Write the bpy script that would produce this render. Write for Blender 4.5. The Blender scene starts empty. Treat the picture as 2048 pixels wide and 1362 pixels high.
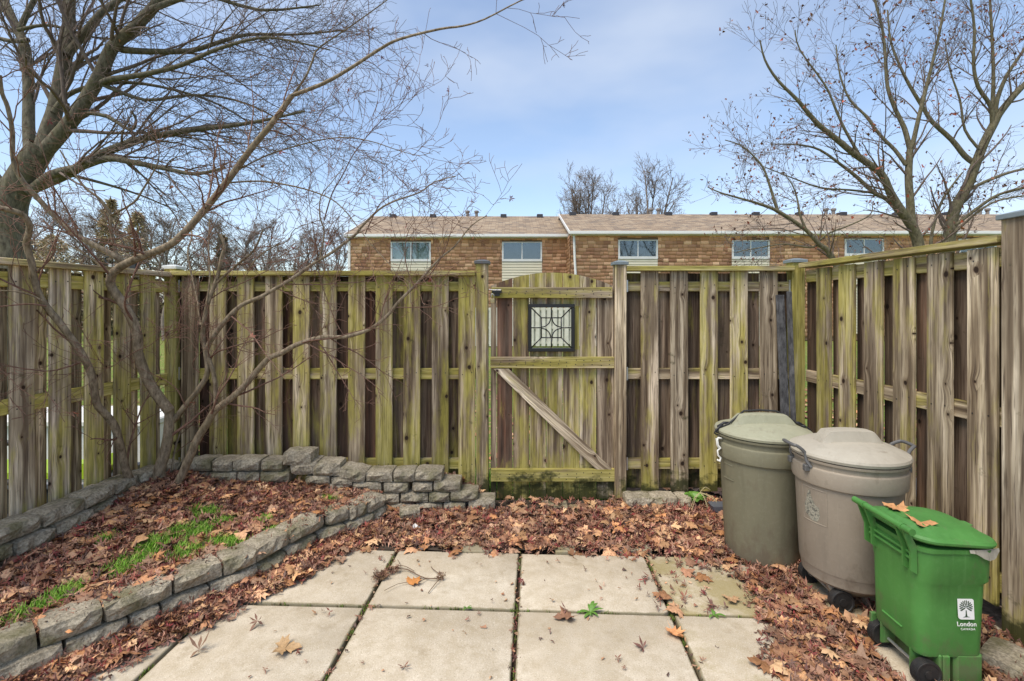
import bpy, bmesh, math, random
import numpy as np
from mathutils import Vector, Matrix
random.seed(7); rng = np.random.default_rng(7)
C = bpy.context.scene.collection
S = bpy.context.scene
F, HZ, H = 975.0, 614.0, 1.5          # focal length in photo pixels, horizon row, eye height

# ------------------------------------------------------------ camera, sky, sun, exposure
cam = bpy.data.objects.new('camera', bpy.data.cameras.new('camera')); C.objects.link(cam)
cam.location = (0, 0, H); cam.rotation_euler = (math.pi/2, 0, 0)
cam.data.sensor_width = 36; cam.data.lens = 36*F/2048; cam.data.shift_y = -67/2048
cam.data.clip_start = .05; cam.data.clip_end = 1500
S.camera = cam
S.view_settings.view_transform = 'Standard'; S.view_settings.look = 'None'
S.view_settings.gamma = 1; S.view_settings.use_curve_mapping = False
S.view_settings.exposure = 1.12
SUN_EL, SUN_AZ = 60, -132             # azimuth: compass angle from +Y, clockwise
W = bpy.data.worlds.new('World'); S.world = W; W.use_nodes = True
nt = W.node_tree; nt.nodes.clear()
def nn(nt, typ, **k):
    n = nt.nodes.new(typ)
    for a, b in k.items():
        setattr(n, a, b)
    return n
sky = nn(nt, 'ShaderNodeTexSky', sky_type='NISHITA', sun_disc=False, sun_elevation=math.radians(SUN_EL),
         sun_rotation=math.radians(SUN_AZ), air_density=1.0, dust_density=.7, ozone_density=1.0, altitude=200)
bg = nn(nt, 'ShaderNodeBackground'); bg.inputs[1].default_value = .108
out = nn(nt, 'ShaderNodeOutputWorld')
tc = nn(nt, 'ShaderNodeTexCoord')
mp = nn(nt, 'ShaderNodeMapping'); mp.inputs['Scale'].default_value = (1.0, 1.0, 2.6); mp.inputs['Location'].default_value = (2.3, .2, .6)
nz = nn(nt, 'ShaderNodeTexNoise'); nz.inputs['Scale'].default_value = 1.25; nz.inputs['Detail'].default_value = 5; nz.inputs['Roughness'].default_value = .5
rp = nn(nt, 'ShaderNodeValToRGB'); rp.color_ramp.elements[0].position = .41; rp.color_ramp.elements[1].position = .70
rp.color_ramp.elements[0].color = (.14,)*3+(1,); rp.color_ramp.elements[1].color = (.85,)*3+(1,)
mx = nn(nt, 'ShaderNodeMix', data_type='RGBA'); mx.inputs['B'].default_value = (3.35, 3.7, 4.3, 1)
L = nt.links.new
L(tc.outputs['Generated'], mp.inputs[0]); L(mp.outputs[0], nz.inputs['Vector']); L(nz.outputs['Fac'], rp.inputs[0])
L(rp.outputs[0], mx.inputs['Factor']); L(sky.outputs[0], mx.inputs['A']); L(mx.outputs['Result'], bg.inputs[0]); L(bg.outputs[0], out.inputs[0])
sun = bpy.data.objects.new('sun', bpy.data.lights.new('sun', 'SUN')); C.objects.link(sun)
sun.data.energy = 2.0; sun.data.angle = math.radians(34); sun.data.color = (1, .90, .76)
az, el = math.radians(SUN_AZ), math.radians(SUN_EL)
sdir = Vector((math.sin(az)*math.cos(el), math.cos(az)*math.cos(el), math.sin(el)))
sun.rotation_euler = sdir.to_track_quat('Z', 'Y').to_euler()

# ------------------------------------------------------------ helpers
def at(px, py, Y): return Vector(((px-1024)/F*Y, Y, H-(py-HZ)/F*Y))
def gx(px, Y): return (px-1024)/F*Y
def gz(py, Y): return H-(py-HZ)/F*Y
def tag(o, label=None, cat=None, group=None, kind=None):
    if label: o['label'] = label
    if cat: o['category'] = cat
    if group: o['group'] = group
    if kind: o['kind'] = kind
    return o
def empty(name, loc=(0, 0, 0), rz=0, label=None, cat=None, group=None):
    o = bpy.data.objects.new(name, None); C.objects.link(o); o.location = loc; o.rotation_euler = (0, 0, rz)
    o.empty_display_size = .1
    return tag(o, label, cat, group)
def link(name, me, mat, parent=None, loc=None, rot=None, scale=None, smooth=False):
    o = bpy.data.objects.new(name, me); C.objects.link(o)
    if mat is not None and not me.materials: me.materials.append(mat)
    if parent: o.parent = parent
    if loc is not None: o.location = loc
    if rot is not None: o.rotation_euler = rot
    if scale is not None: o.scale = scale
    if smooth: me.shade_smooth()
    return o
def obj(name, bm, mat, parent=None, smooth=False, **k):
    me = bpy.data.meshes.new(name); bm.normal_update(); bm.to_mesh(me); bm.free()
    return link(name, me, mat, parent, smooth=smooth, **k)
def fastmesh(name, v, f, col=None):
    """v (n,3), f (m,k) constant-size faces, or a list of such arrays"""
    me = bpy.data.meshes.new(name); v = np.asarray(v, np.float32)
    fs = f if isinstance(f, list) else [f]
    loops = np.concatenate([a.ravel() for a in fs]).astype(np.int32)
    tot = np.concatenate([np.full(len(a), a.shape[1]) for a in fs]).astype(np.int32)
    st = np.concatenate([[0], np.cumsum(tot)[:-1]]).astype(np.int32)
    me.vertices.add(len(v)); me.vertices.foreach_set('co', v.ravel())
    me.loops.add(len(loops)); me.loops.foreach_set('vertex_index', loops)
    me.polygons.add(len(tot)); me.polygons.foreach_set('loop_start', st); me.polygons.foreach_set('loop_total', tot)
    me.update(calc_edges=True)
    if col is not None:
        c = me.color_attributes.new('col', 'FLOAT_COLOR', 'POINT')
        c4 = np.ones((len(v), 4), np.float32); c4[:, :3] = col; c.data.foreach_set('color', c4.ravel())
    return me
def add_box(bm, x0, x1, y0, y1, z0, z1, bevel=0, seg=1, mtx=None):
    vs = [bm.verts.new((x, y, z)) for z in (z0, z1) for y in (y0, y1) for x in (x0, x1)]
    fi = [(0, 2, 3, 1), (4, 5, 7, 6), (0, 1, 5, 4), (1, 3, 7, 5), (3, 2, 6, 7), (2, 0, 4, 6)]
    fs = [bm.faces.new([vs[i] for i in f]) for f in fi]
    if bevel:
        es = list({e for f in fs for e in f.edges})
        r = bmesh.ops.bevel(bm, geom=es, offset=bevel, segments=seg, affect='EDGES', profile=.5)
        vs = list({v for f in r['faces'] for v in f.verts} | {v for v in vs if v.is_valid})
    if mtx is not None: bmesh.ops.transform(bm, matrix=mtx, verts=[v for v in vs if v.is_valid])
def box(name, mat, parent, x0, x1, y0, y1, z0, z1, bevel=0, **k):
    bm = bmesh.new(); add_box(bm, x0, x1, y0, y1, z0, z1, bevel); return obj(name, bm, mat, parent, **k)
def tube(pts, r, sides=8, closed=False):
    P = np.array([tuple(p) for p in pts], float); n = len(P)
    R = np.full(n, r) if np.isscalar(r) else np.array(r)
    T = np.gradient(P, axis=0)
    if closed: T = np.roll(P, -1, 0)-np.roll(P, 1, 0)
    T /= np.linalg.norm(T, axis=1)[:, None]+1e-9
    u = np.cross(T[0], (0, 0, 1) if abs(T[0][2]) < .9 else (1, 0, 0)); u /= np.linalg.norm(u)
    V = []
    a = np.arange(sides)/sides*2*math.pi
    for i in range(n):
        u = u-T[i]*np.dot(u, T[i]); u /= np.linalg.norm(u)+1e-9; w = np.cross(T[i], u)
        V.append(P[i]+R[i]*(np.cos(a)[:, None]*u+np.sin(a)[:, None]*w))
    V = np.concatenate(V); Fq = []
    m = n if closed else n-1
    for i in range(m):
        j = (i+1) % n
        for k in range(sides):
            k2 = (k+1) % sides; Fq.append((i*sides+k, i*sides+k2, j*sides+k2, j*sides+k))
    return V, Fq
def add_tube(bm, pts, r, sides=8, closed=False):
    V, Fq = tube(pts, r, sides, closed); vs = [bm.verts.new(v) for v in V]
    for f in Fq: bm.faces.new([vs[i] for i in f])
    if not closed:
        bm.faces.new(vs[:sides][::-1]); bm.faces.new(vs[-sides:])
def add_lathe(bm, prof, seg=64, c=(0, 0), cap0=True, cap1=True, wob=None):
    rings = []
    for r, z in prof:
        rings.append([bm.verts.new((c[0]+r*math.cos(2*math.pi*k/seg), c[1]+r*math.sin(2*math.pi*k/seg), z)) for k in range(seg)])
    for a, b in zip(rings, rings[1:]):
        for k in range(seg):
            k2 = (k+1) % seg; bm.faces.new((a[k], a[k2], b[k2], b[k]))
    if cap0: bm.faces.new(rings[0][::-1])
    if cap1: bm.faces.new(rings[-1])
def rrect(x0, x1, y0, y1, r, n=6):
    pts = []
    for cx, cy, a0 in ((x1-r, y1-r, 0), (x0+r, y1-r, 90), (x0+r, y0+r, 180), (x1-r, y0+r, 270)):
        for k in range(n+1):
            a = math.radians(a0+90*k/n); pts.append((cx+r*math.cos(a), cy+r*math.sin(a)))
    return pts
def add_loft(bm, rings, cap0=True, cap1=True):
    R = [[bm.verts.new(p) for p in r] for r in rings]; n = len(R[0])
    for a, b in zip(R, R[1:]):
        for k in range(n):
            k2 = (k+1) % n; bm.faces.new((a[k], a[k2], b[k2], b[k]))
    if cap0: bm.faces.new(R[0][::-1])
    if cap1: bm.faces.new(R[-1])
def add_prism(bm, pts, axis, a, b):
    """extrude a 2D outline between a and b along axis (0,1,2)"""
    def P(p, t):
        q = list(p); q.insert(axis, t); return q
    A = [bm.verts.new(P(p, a)) for p in pts]; B = [bm.verts.new(P(p, b)) for p in pts]
    n = len(pts)
    bm.faces.new(A); bm.faces.new(B[::-1])
    for k in range(n):
        k2 = (k+1) % n; bm.faces.new((A[k2], A[k], B[k], B[k2]))
    bmesh.ops.recalc_face_normals(bm, faces=bm.faces[:])

# ------------------------------------------------------------ materials
class NB:
    def __init__(s, name):
        s.m = bpy.data.materials.new(name); s.m.use_nodes = True; s.t = s.m.node_tree; s.t.nodes.clear()
        s.out = s.t.nodes.new('ShaderNodeOutputMaterial')
        s.p = s.t.nodes.new('ShaderNodeBsdfPrincipled'); s.l(s.p.outputs[0], s.out.inputs[0])
    def l(s, a, b): s.t.links.new(a, b)
    def n(s, typ, ins=None, **k):
        n = s.t.nodes.new('ShaderNode'+typ)
        for a, b in k.items(): setattr(n, a, b)
        for a, b in (ins or {}).items():
            if isinstance(b, bpy.types.NodeSocket): s.l(b, n.inputs[a])
            else: n.inputs[a].default_value = b
        return n
    def math(s, op, a, b=None, c=None, clamp=False):
        ins = {0: a}
        if b is not None: ins[1] = b
        if c is not None: ins[2] = c
        return s.n('Math', ins, operation=op, use_clamp=clamp).outputs[0]
    def noise(s, vec, scale, detail=3, rough=.5, dist=0):
        return s.n('TexNoise', {'Vector': vec, 'Scale': scale, 'Detail': detail, 'Roughness': rough, 'Distortion': dist}).outputs['Fac']
    def ramp(s, fac, *stops, interp='LINEAR'):
        r = s.n('ValToRGB', {0: fac}); cr = r.color_ramp; cr.interpolation = interp
        while len(cr.elements) < len(stops): cr.elements.new(.5)
        for e, (p, c) in zip(cr.elements, stops):
            e.position = p; e.color = (c, c, c, 1) if np.isscalar(c) else tuple(c)+(1,)
        return r.outputs[0]
    def mix(s, f, a, b, blend='MIX'):
        n = s.t.nodes.new('ShaderNodeMix'); n.data_type = 'RGBA'; n.blend_type = blend
        for k, v in (('Factor', f), ('A', a), ('B', b)):
            sock = [q for q in n.inputs if q.name == k and (q.type == 'VALUE' if k == 'Factor' else q.type == 'RGBA')][0]
            if isinstance(v, bpy.types.NodeSocket): s.l(v, sock)
            else: sock.default_value = v if k == 'Factor' else tuple(v)+(1,)
        return [q for q in n.outputs if q.type == 'RGBA'][0]
    def bump(s, h, strength=.3, dist=.01, nrm=None):
        ins = {'Height': h, 'Strength': strength, 'Distance': dist}
        if nrm: ins['Normal'] = nrm
        return s.n('Bump', ins).outputs[0]
    def mapping(s, vec, scale=(1, 1, 1), loc=None):
        ins = {0: vec, 'Scale': scale}
        if loc is not None: ins['Location'] = loc
        return s.n('Mapping', ins).outputs[0]
    def fin(s, col, rough=.7, nrm=None, **k):
        for key, v in (('Base Color', col), ('Roughness', rough)):
            if isinstance(v, bpy.types.NodeSocket): s.l(v, s.p.inputs[key])
            else: s.p.inputs[key].default_value = v if key == 'Roughness' else tuple(v)+(1,)
        if nrm is not None: s.l(nrm, s.p.inputs['Normal'])
        for a, b in k.items(): s.p.inputs[a.replace('_', ' ')].default_value = b
        return s.m
def objattr(b, name): return b.n('Attribute', attribute_type='OBJECT', attribute_name=name).outputs['Fac']

def wood_material():
    b = NB('weathered_wood')
    oc = b.n('TexCoord').outputs['Object']; rnd = b.n('ObjectInfo').outputs['Random']
    off = b.n('CombineXYZ', {0: b.math('MULTIPLY', rnd, 13.7), 1: b.math('MULTIPLY', rnd, 3.1), 2: b.math('MULTIPLY', rnd, 57.3)}).outputs[0]
    co = b.n('VectorMath', {0: oc, 1: off}, operation='ADD').outputs[0]
    sp = b.n('SeparateXYZ', {0: co}); X, Y, Z = sp.outputs
    wpos = b.n('NewGeometry').outputs['Position']; wz = b.n('SeparateXYZ', {0: wpos}).outputs[2]
    kv = b.n('CombineXYZ', {0: X, 1: b.math('MULTIPLY', Z, .8), 2: 0.0}).outputs[0]
    d = b.n('TexVoronoi', {'Vector': kv, 'Scale': 6.2}, feature='F1', voronoi_dimensions='2D').outputs['Distance']
    vd = b.n('TexVoronoi', {'Vector': kv, 'Scale': 6.2}, feature='F1', voronoi_dimensions='2D').outputs['Color']
    vs_ = b.n('SeparateColor', {0: vd}).outputs; kg = b.math('GREATER_THAN', vs_[0], .5)
    prox = b.math('EXPONENT', b.math('MULTIPLY', b.math('POWER', b.math('MULTIPLY', d, 5.0), 2.0), -1.0))
    wav = b.noise(b.mapping(co, (2.2, 2, .9)), 2.0, 2)
    gx_ = b.math('ADD', b.math('ADD', X, b.math('MULTIPLY', b.math('MULTIPLY', prox, kg), .016)), b.math('MULTIPLY', wav, .006))
    gco = b.n('CombineXYZ', {0: b.math('MULTIPLY', gx_, 1.0), 1: Y, 2: b.math('MULTIPLY', Z, .035)}).outputs[0]
    band = b.noise(gco, 26, 3, .55); fine = b.noise(gco, 130, 3, .6)
    rings = b.math('SINE', b.math('MULTIPLY', b.math('ADD', gx_, b.math('MULTIPLY', b.noise(gco, 9, 2), .09)), 330.0))
    base = b.ramp(band, (.27, (.075, .052, .032)), (.42, (.21, .17, .12)), (.54, (.375, .325, .245)), (.70, (.57, .51, .415)))
    base = b.mix(b.math('MULTIPLY', b.math('ADD', rings, 1.0), .09), base, (.10, .062, .04))
    base = b.mix(b.ramp(fine, (.52, 0), (.68, .8)), base, (.07, .05, .038))
    base = b.mix(b.math('MULTIPLY', rnd, .5), base, b.mix(1.0, base, (1.06, .98, .80), 'MULTIPLY'))
    # big patchy colour: purple-grey weathering
    patch = b.noise(b.mapping(co, (5, 5, 1.1)), 1.6, 4, .6)
    base = b.mix(b.ramp(patch, (.47, 0), (.66, .6)), base, (.15, .118, .08))
    base = b.mix(b.ramp(b.noise(b.mapping(co, (26, 9, .9)), 1.0, 4, .6), (.52, 0), (.66, .7)), base, (.075, .052, .036))
    # damp reddish brown boards
    red = objattr(b, 'red')
    rcol = b.ramp(band, (.3, (.022, .012, .009)), (.5, (.085, .038, .022)), (.68, (.21, .10, .055)))
    rcol = b.mix(b.ramp(patch, (.42, 0), (.7, .75)), rcol, (.12, .09, .07))
    base = b.mix(red, base, rcol)
    # moss and algae
    moss = objattr(b, 'moss')
    mn = b.math('ADD', b.math('MULTIPLY', b.math('SUBTRACT', b.noise(b.mapping(co, (9, 9, 1.6)), 1.35, 5, .66), .5), 1.55), .5)
    low = b.math('MULTIPLY', b.ramp(wz, (.02, 1), (.42, 0)), .30)
    topg = b.math('MULTIPLY', b.ramp(b.math('MULTIPLY', wz, .5), (.76, 0), (.93, 1)), .12)
    mf = b.math('ADD', b.math('ADD', mn, b.math('MULTIPLY', b.math('SUBTRACT', moss, .5), .72)), b.math('ADD', low, topg))
    mm = b.ramp(mf, (.42, 0), (.70, .9))
    mcol = b.mix(b.noise(b.mapping(co, (8, 8, 2)), 4, 3), (.17, .165, .012), (.50, .445, .07))
    mcol = b.mix(.33, mcol, base)
    mcol = b.mix(b.ramp(fine, (.5, 0), (.75, .45)), mcol, (.09, .085, .02))
    col = b.mix(mm, base, mcol)
    # dark wet algae blotches near the ground
    wetn = b.noise(b.mapping(wpos, (7, 7, 9)), 1.0, 4, .65)
    wet = b.ramp(b.math('ADD', wetn, b.math('MULTIPLY', b.ramp(wz, (.0, 1), (.34, 0)), .33)), (.66, 0), (.80, .85))
    col = b.mix(wet, col, (.035, .04, .012))
    # knots
    d = b.math('DIVIDE', b.math('ADD', d, b.math('MULTIPLY', b.noise(kv, 30, 3), .02)), b.math('ADD', .45, b.math('MULTIPLY', vs_[1], .9)))
    halo = b.ramp(d, (.07, .85), (.20, 0)); col = b.mix(b.math('MULTIPLY', b.math('MULTIPLY', halo, kg), .55), col, (.09, .055, .03))
    kn = b.ramp(b.math('ADD', d, b.math('MULTIPLY', b.noise(kv, 40, 2), .03)), (.07, .95), (.10, 0)); kn = b.math('MULTIPLY', kn, kg); col = b.mix(kn, col, (.035, .02, .012))
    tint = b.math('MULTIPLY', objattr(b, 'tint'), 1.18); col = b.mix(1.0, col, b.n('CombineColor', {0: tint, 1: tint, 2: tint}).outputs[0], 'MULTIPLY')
    col = b.n('HueSaturation', {'Saturation': .90, 'Color': b.n('Gamma', {'Color': col, 'Gamma': 1.3}).outputs[0]}).outputs[0]; col = b.mix(1.0, col, (1.42, 1.42, 1.42), 'MULTIPLY')
    hgt = b.math('SUBTRACT', b.math('ADD', b.math('MULTIPLY', fine, .7), b.math('MULTIPLY', rings, .06)), b.math('MULTIPLY', kn, .5))
    return b.fin(col, .82, b.bump(hgt, .55, .004), Specular_IOR_Level=.25)
WOOD = wood_material()

def stone_material():
    b = NB('tumbled_concrete_block')
    oc = b.n('TexCoord').outputs['Object']; rnd = b.n('ObjectInfo').outputs['Random']; pos = b.n('NewGeometry').outputs['Position']
    v = b.n('VectorMath', {0: pos, 1: b.n('CombineXYZ', {0: b.math('MULTIPLY', rnd, 20.0)}).outputs[0]}, operation='ADD').outputs[0]
    n1 = b.noise(v, 9, 5, .6); n2 = b.noise(v, 70, 4, .7); n3 = b.noise(v, 320, 2, .6)
    col = b.ramp(n1, (.3, (.33, .285, .21)), (.5, (.49, .43, .325)), (.7, (.65, .575, .44)))
    col = b.mix(b.ramp(n2, (.42, 0), (.62, .72)), col, (.14, .12, .085))
    col = b.mix(b.math('MULTIPLY', rnd, .28), col, (.20, .185, .16))
    nz_ = b.n('SeparateXYZ', {0: b.n('NewGeometry').outputs['Normal']}).outputs[2]
    mossy = b.ramp(b.math('ADD', b.noise(v, 6, 4, .6), b.math('MULTIPLY', rnd, .12)), (.56, 0), (.72, .55))
    col = b.mix(mossy, col, (.10, .10, .02))
    h = b.math('ADD', b.math('MULTIPLY', n2, 1.0), b.math('MULTIPLY', n3, .35))
    return b.fin(col, .9, b.bump(h, 1.0, .012), Specular_IOR_Level=.2)
STONE = stone_material()

def slab_material():
    b = NB('cream_concrete')
    pos = b.n('NewGeometry').outputs['Position']; oc = b.n('TexCoord').outputs['Object']; rnd = b.n('ObjectInfo').outputs['Random']
    v = b.n('VectorMath', {0: pos, 1: b.n('CombineXYZ', {0: b.math('MULTIPLY', rnd, 30.0)}).outputs[0]}, operation='ADD').outputs[0]
    big = b.noise(v, 2.4, 5, .6); mid = b.noise(v, 14, 4, .6); fi = b.noise(v, 170, 3, .75)
    pits = b.n('TexVoronoi', {'Vector': v, 'Scale': 95.0}, feature='F1').outputs['Distance']
    col = b.ramp(big, (.3, (.40, .345, .26)), (.52, (.53, .465, .365)), (.72, (.62, .56, .455)))
    col = b.mix(b.ramp(mid, (.40, 0), (.64, .62)), col, (.40, .335, .235))
    col = b.mix(b.ramp(fi, (.50, 0), (.66, .55)), col, (.34, .285, .20))
    col = b.mix(b.ramp(pits, (.10, .55), (.2, 0)), col, (.16, .13, .09))
    col = b.mix(b.ramp(b.noise(v, 240, 2, .6), (.6, 0), (.72, .6)), col, (.82, .79, .70))
    sp = b.n('SeparateXYZ', {0: oc})
    e = b.math('MAXIMUM', b.math('DIVIDE', b.math('ABSOLUTE', sp.outputs[0]), .375), b.math('DIVIDE', b.math('ABSOLUTE', sp.outputs[1]), .281))
    edge = b.ramp(b.math('ADD', e, b.math('MULTIPLY', mid, .05)), (.985, 0), (1.03, .65)); col = b.mix(edge, col, (.14, .125, .06))
    st = b.noise(v, 1.3, 6, .7); col = b.mix(b.ramp(st, (.48, 0), (.66, .5)), col, (.36, .31, .235))
    st2 = b.noise(v, 5.5, 5, .7); col = b.mix(b.ramp(st2, (.56, 0), (.70, .5)), col, (.27, .21, .13))
    algae = objattr(b, 'algae'); am = b.ramp(b.math('ADD', b.noise(v, 3.3, 5, .65), b.math('MULTIPLY', algae, .35)), (.62, 0), (.80, .7))
    col = b.mix(am, col, (.25, .205, .075))
    h = b.math('ADD', b.math('MULTIPLY', fi, .6), b.math('MULTIPLY', pits, .5))
    return b.fin(col, .88, b.bump(h, .45, .003), Specular_IOR_Level=.25)
SLAB = slab_material()

def leaf_material(name='dry_leaf', rough=.62, vein=True):
    b = NB(name)
    c = b.n('Attribute', attribute_name='col').outputs['Color']
    pos = b.n('NewGeometry').outputs['Position']
    n = b.noise(pos, 60, 4, .6); col = b.mix(b.ramp(n, (.4, 0), (.75, .5)), c, (.06, .03, .015))
    n2 = b.noise(pos, 220, 2, .6)
    return b.fin(col, rough, b.bump(n2, .5, .003), Specular_IOR_Level=.35)
LEAF = leaf_material()
def simple(name, col, rough=.6, noise=0, nscale=20, metal=0, bump=0, dark=None, **k):
    b = NB(name); c = col; nr = None
    pos = b.n('NewGeometry').outputs['Position']
    if noise:
        n = b.noise(pos, nscale, 5, .6); dk = dark or tuple(x*.5 for x in col)
        c = b.mix(b.ramp(n, (.4, 0), (.75, noise)), col, dk)
    if bump: nr = b.bump(b.noise(pos, nscale*6, 3, .6), bump, .003)
    return b.fin(c, rough, nr, Metallic=metal, **k)
def bark_material(name, a, c, moss=(.12, .12, .03), scale=1.0):
    b = NB(name); pos = b.n('NewGeometry').outputs['Position']
    n1 = b.noise(b.mapping(pos, (1, 1, .35)), 22*scale, 5, .65); n2 = b.noise(pos, 5*scale, 3)
    col = b.ramp(n1, (.3, a), (.7, c)); col = b.mix(b.ramp(n2, (.5, 0), (.7, .5)), col, moss)
    return b.fin(col, .85, b.bump(n1, .6, .01/scale), Specular_IOR_Level=.2)
M = dict(
    bark_maple=bark_material('maple_bark', (.085, .06, .038), (.37, .30, .21), (.16, .125, .065), 2.2),
    twig_maple=bark_material('maple_twig', (.13, .055, .04), (.27, .17, .125), (.16, .12, .09), 3),
    bark_big=bark_material('grey_bark', (.045, .037, .026), (.20, .175, .125), (.09, .085, .035), 1.1),
    twig_big=bark_material('grey_twig', (.11, .075, .065), (.21, .165, .14), (.12, .10, .07), 2),
    bark_right=bark_material('olive_bark', (.06, .05, .03), (.21, .185, .12), (.11, .10, .04), 1.3),
    twig_far=bark_material('hazed_far_twig', (.15, .115, .095), (.29, .24, .205), (.19, .16, .12), .5),  # distance haze painted into the bark and twig colour of far trees
    steel=simple('galvanised_steel', (.55, .56, .56), .4, .4, 40, .8),
    black=simple('black_painted_metal', (.012, .012, .013), .35, 0),
    blackplastic=simple('black_plastic', (.02, .021, .024), .5, .3, 30),
    cap_blue=simple('blue_grey_post_cap', (.17, .205, .22), .55, .35, 30),
    cap_dark=simple('dark_post_cap', (.10, .105, .11), .55, .35, 30),
    cap_white=simple('pale_post_cap', (.55, .58, .57), .5, .35, 30),
    brass=simple('brass', (.45, .36, .2), .35, .2, 60, .9),
    white=simple('white_plastic', (.74, .74, .70), .5, .25, 12),
    green=simple('green_bin_plastic', (.075, .235, .05), .45, .35, 9, bump=.08, dark=(.05, .16, .035)),
    sticker=simple('white_sticker', (.72, .73, .72), .5),
    stickergreen=simple('dark_green_print', (.02, .05, .02), .6),
    rubber=simple('black_rubber', (.015, .015, .016), .6, .4, 60, dark=(.06, .05, .04)),
    grey_handle=simple('grey_handle_plastic', (.10, .10, .10), .5, .3, 30),
    lime=simple('lime_plastic', (.33, .50, .02), .4),
    darkgrey=simple('dark_grey_plastic', (.09, .10, .125), .45),
    liner=simple('translucent_bag', (.35, .33, .28), .3, .4, 50),
    white_trim=simple('white_trim', (.70, .70, .68), .5, .15, 3),
    cream=simple('cream_siding', (.60, .555, .42), .6, .15, 3),
    vent=simple('roof_vent_black', (.035, .036, .045), .6),
    flue=simple('grey_flue', (.24, .21, .19), .6, .4, 8),
    curtain=simple('pale_blind', (.52, .56, .50), .8),
    interior=simple('dark_interior', (.07, .075, .08), .9, .7, 3, dark=(.02, .022, .025)),
    soil=simple('dark_soil', (.055, .04, .028), .95, .6, 30, bump=.8),
    cord=simple('black_cord', (.02, .02, .02), .6),
)
def bin_plastic(name, c1, c2, scr):
    b = NB(name); pos = b.n('NewGeometry').outputs['Position']
    n = b.noise(b.mapping(pos, (1, 1, .5)), 5, 5, .6); n2 = b.noise(pos, 45, 4, .7)
    col = b.mix(b.ramp(n, (.35, 0), (.7, .8)), c1, c2)
    col = b.mix(b.ramp(n2, (.5, 0), (.75, .3)), col, scr)
    dirt = b.noise(b.mapping(pos, (14, 14, 1.2)), 1.3, 4, .6); col = b.mix(b.ramp(dirt, (.55, 0), (.8, .35)), col, tuple(x*.5 for x in c2))
    wz = b.n('SeparateXYZ', {0: pos}).outputs[2]; gr = b.math('ADD', b.noise(b.mapping(pos, (1, 1, .6)), 16, 5, .7), b.math('MULTIPLY', b.ramp(wz, (0, 1), (.3, 0)), .28))
    col = b.mix(b.ramp(gr, (.58, 0), (.80, .6)), col, (.13, .10, .07))
    sc = b.noise(b.mapping(pos, (60, 60, 3)), 1.0, 3, .5); col = b.mix(b.ramp(sc, (.66, 0), (.74, .35)), col, scr)
    return b.fin(col, .55, b.bump(b.noise(pos, 260, 2), .12, .002), Specular_IOR_Level=.4)
BIN1 = bin_plastic('olive_grey_plastic', (.19, .18, .12), (.155, .15, .10), (.27, .26, .19))
LID1 = bin_plastic('bleached_sage_plastic', (.33, .33, .235), (.27, .27, .19), (.40, .40, .30))
LID2 = bin_plastic('bleached_taupe_plastic', (.40, .37, .305), (.32, .29, .235), (.47, .44, .37))
GREEN = bin_plastic('scuffed_green_plastic', (.075, .24, .052), (.05, .17, .036), (.12, .28, .09))
M['green'] = GREEN
BIN2 = bin_plastic('taupe_plastic', (.30, .255, .20), (.25, .215, .17), (.38, .335, .27))
def glass_material():
    b = NB('window_glass')
    g = b.n('BsdfGlossy', {'Roughness': .04, 'Color': (.85, .9, .95, 1)}); t = b.n('BsdfTransparent', {'Color': (.75, .8, .8, 1)})
    m = b.n('MixShader', {0: .11}); b.l(t.outputs[0], m.inputs[1]); b.l(g.outputs[0], m.inputs[2]); b.l(m.outputs[0], b.out.inputs[0])
    return b.m
GLASS = glass_material()
def attr_material(name, rough=.9, nscale=30, amt=.35, bump=.4, dist=.01):
    b = NB(name); c = b.n('Attribute', attribute_name='col').outputs['Color']; pos = b.n('NewGeometry').outputs['Position']
    n = b.noise(pos, nscale, 4, .6); dk = b.mix(1.0, c, (.5, .48, .46), 'MULTIPLY'); col = b.mix(b.ramp(n, (.4, 0), (.7, amt)), c, dk)
    return b.fin(col, rough, b.bump(n, bump, dist), Specular_IOR_Level=.2)
SHINGLE = attr_material('cedar_shingle', nscale=30, amt=.18)
FOLI = attr_material('foliage', .6, 20, .4, .2)
def roof_material():
    b = NB('asphalt_roof_shingles'); pos = b.n('NewGeometry').outputs['Position']
    sp = b.n('SeparateXYZ', {0: pos}); v = b.n('CombineXYZ', {0: sp.outputs[0], 1: b.math('MULTIPLY', sp.outputs[2], 2.6), 2: 0.0}).outputs[0]
    br = b.n('TexBrick', {'Vector': v, 'Scale': 1.0, 'Color1': (0, 0, 0, 1), 'Color2': (1, 1, 1, 1), 'Mortar': (0, 0, 0, 1), 'Mortar Size': .008, 'Brick Width': .36, 'Row Height': .11, 'Bias': 0.0})
    br.offset = .37
    f = b.math('MULTIPLY', b.n('SeparateColor', {0: br.outputs['Color']}).outputs[0], 1.0)
    n = b.noise(b.mapping(v, (2.2, 7, 1)), 1.8, 4)
    col = b.ramp(b.math('ADD', b.math('MULTIPLY', f, .55), b.math('MULTIPLY', n, .5)), (.2, (.15, .135, .12)), (.42, (.245, .185, .13)), (.62, (.32, .245, .17)), (.85, (.41, .335, .24)))
    col = b.mix(br.outputs['Fac'], col, (.12, .085, .07))
    return b.fin(col, .9, b.bump(f, .3, .02), Specular_IOR_Level=.2)
ROOF = roof_material()
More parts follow.
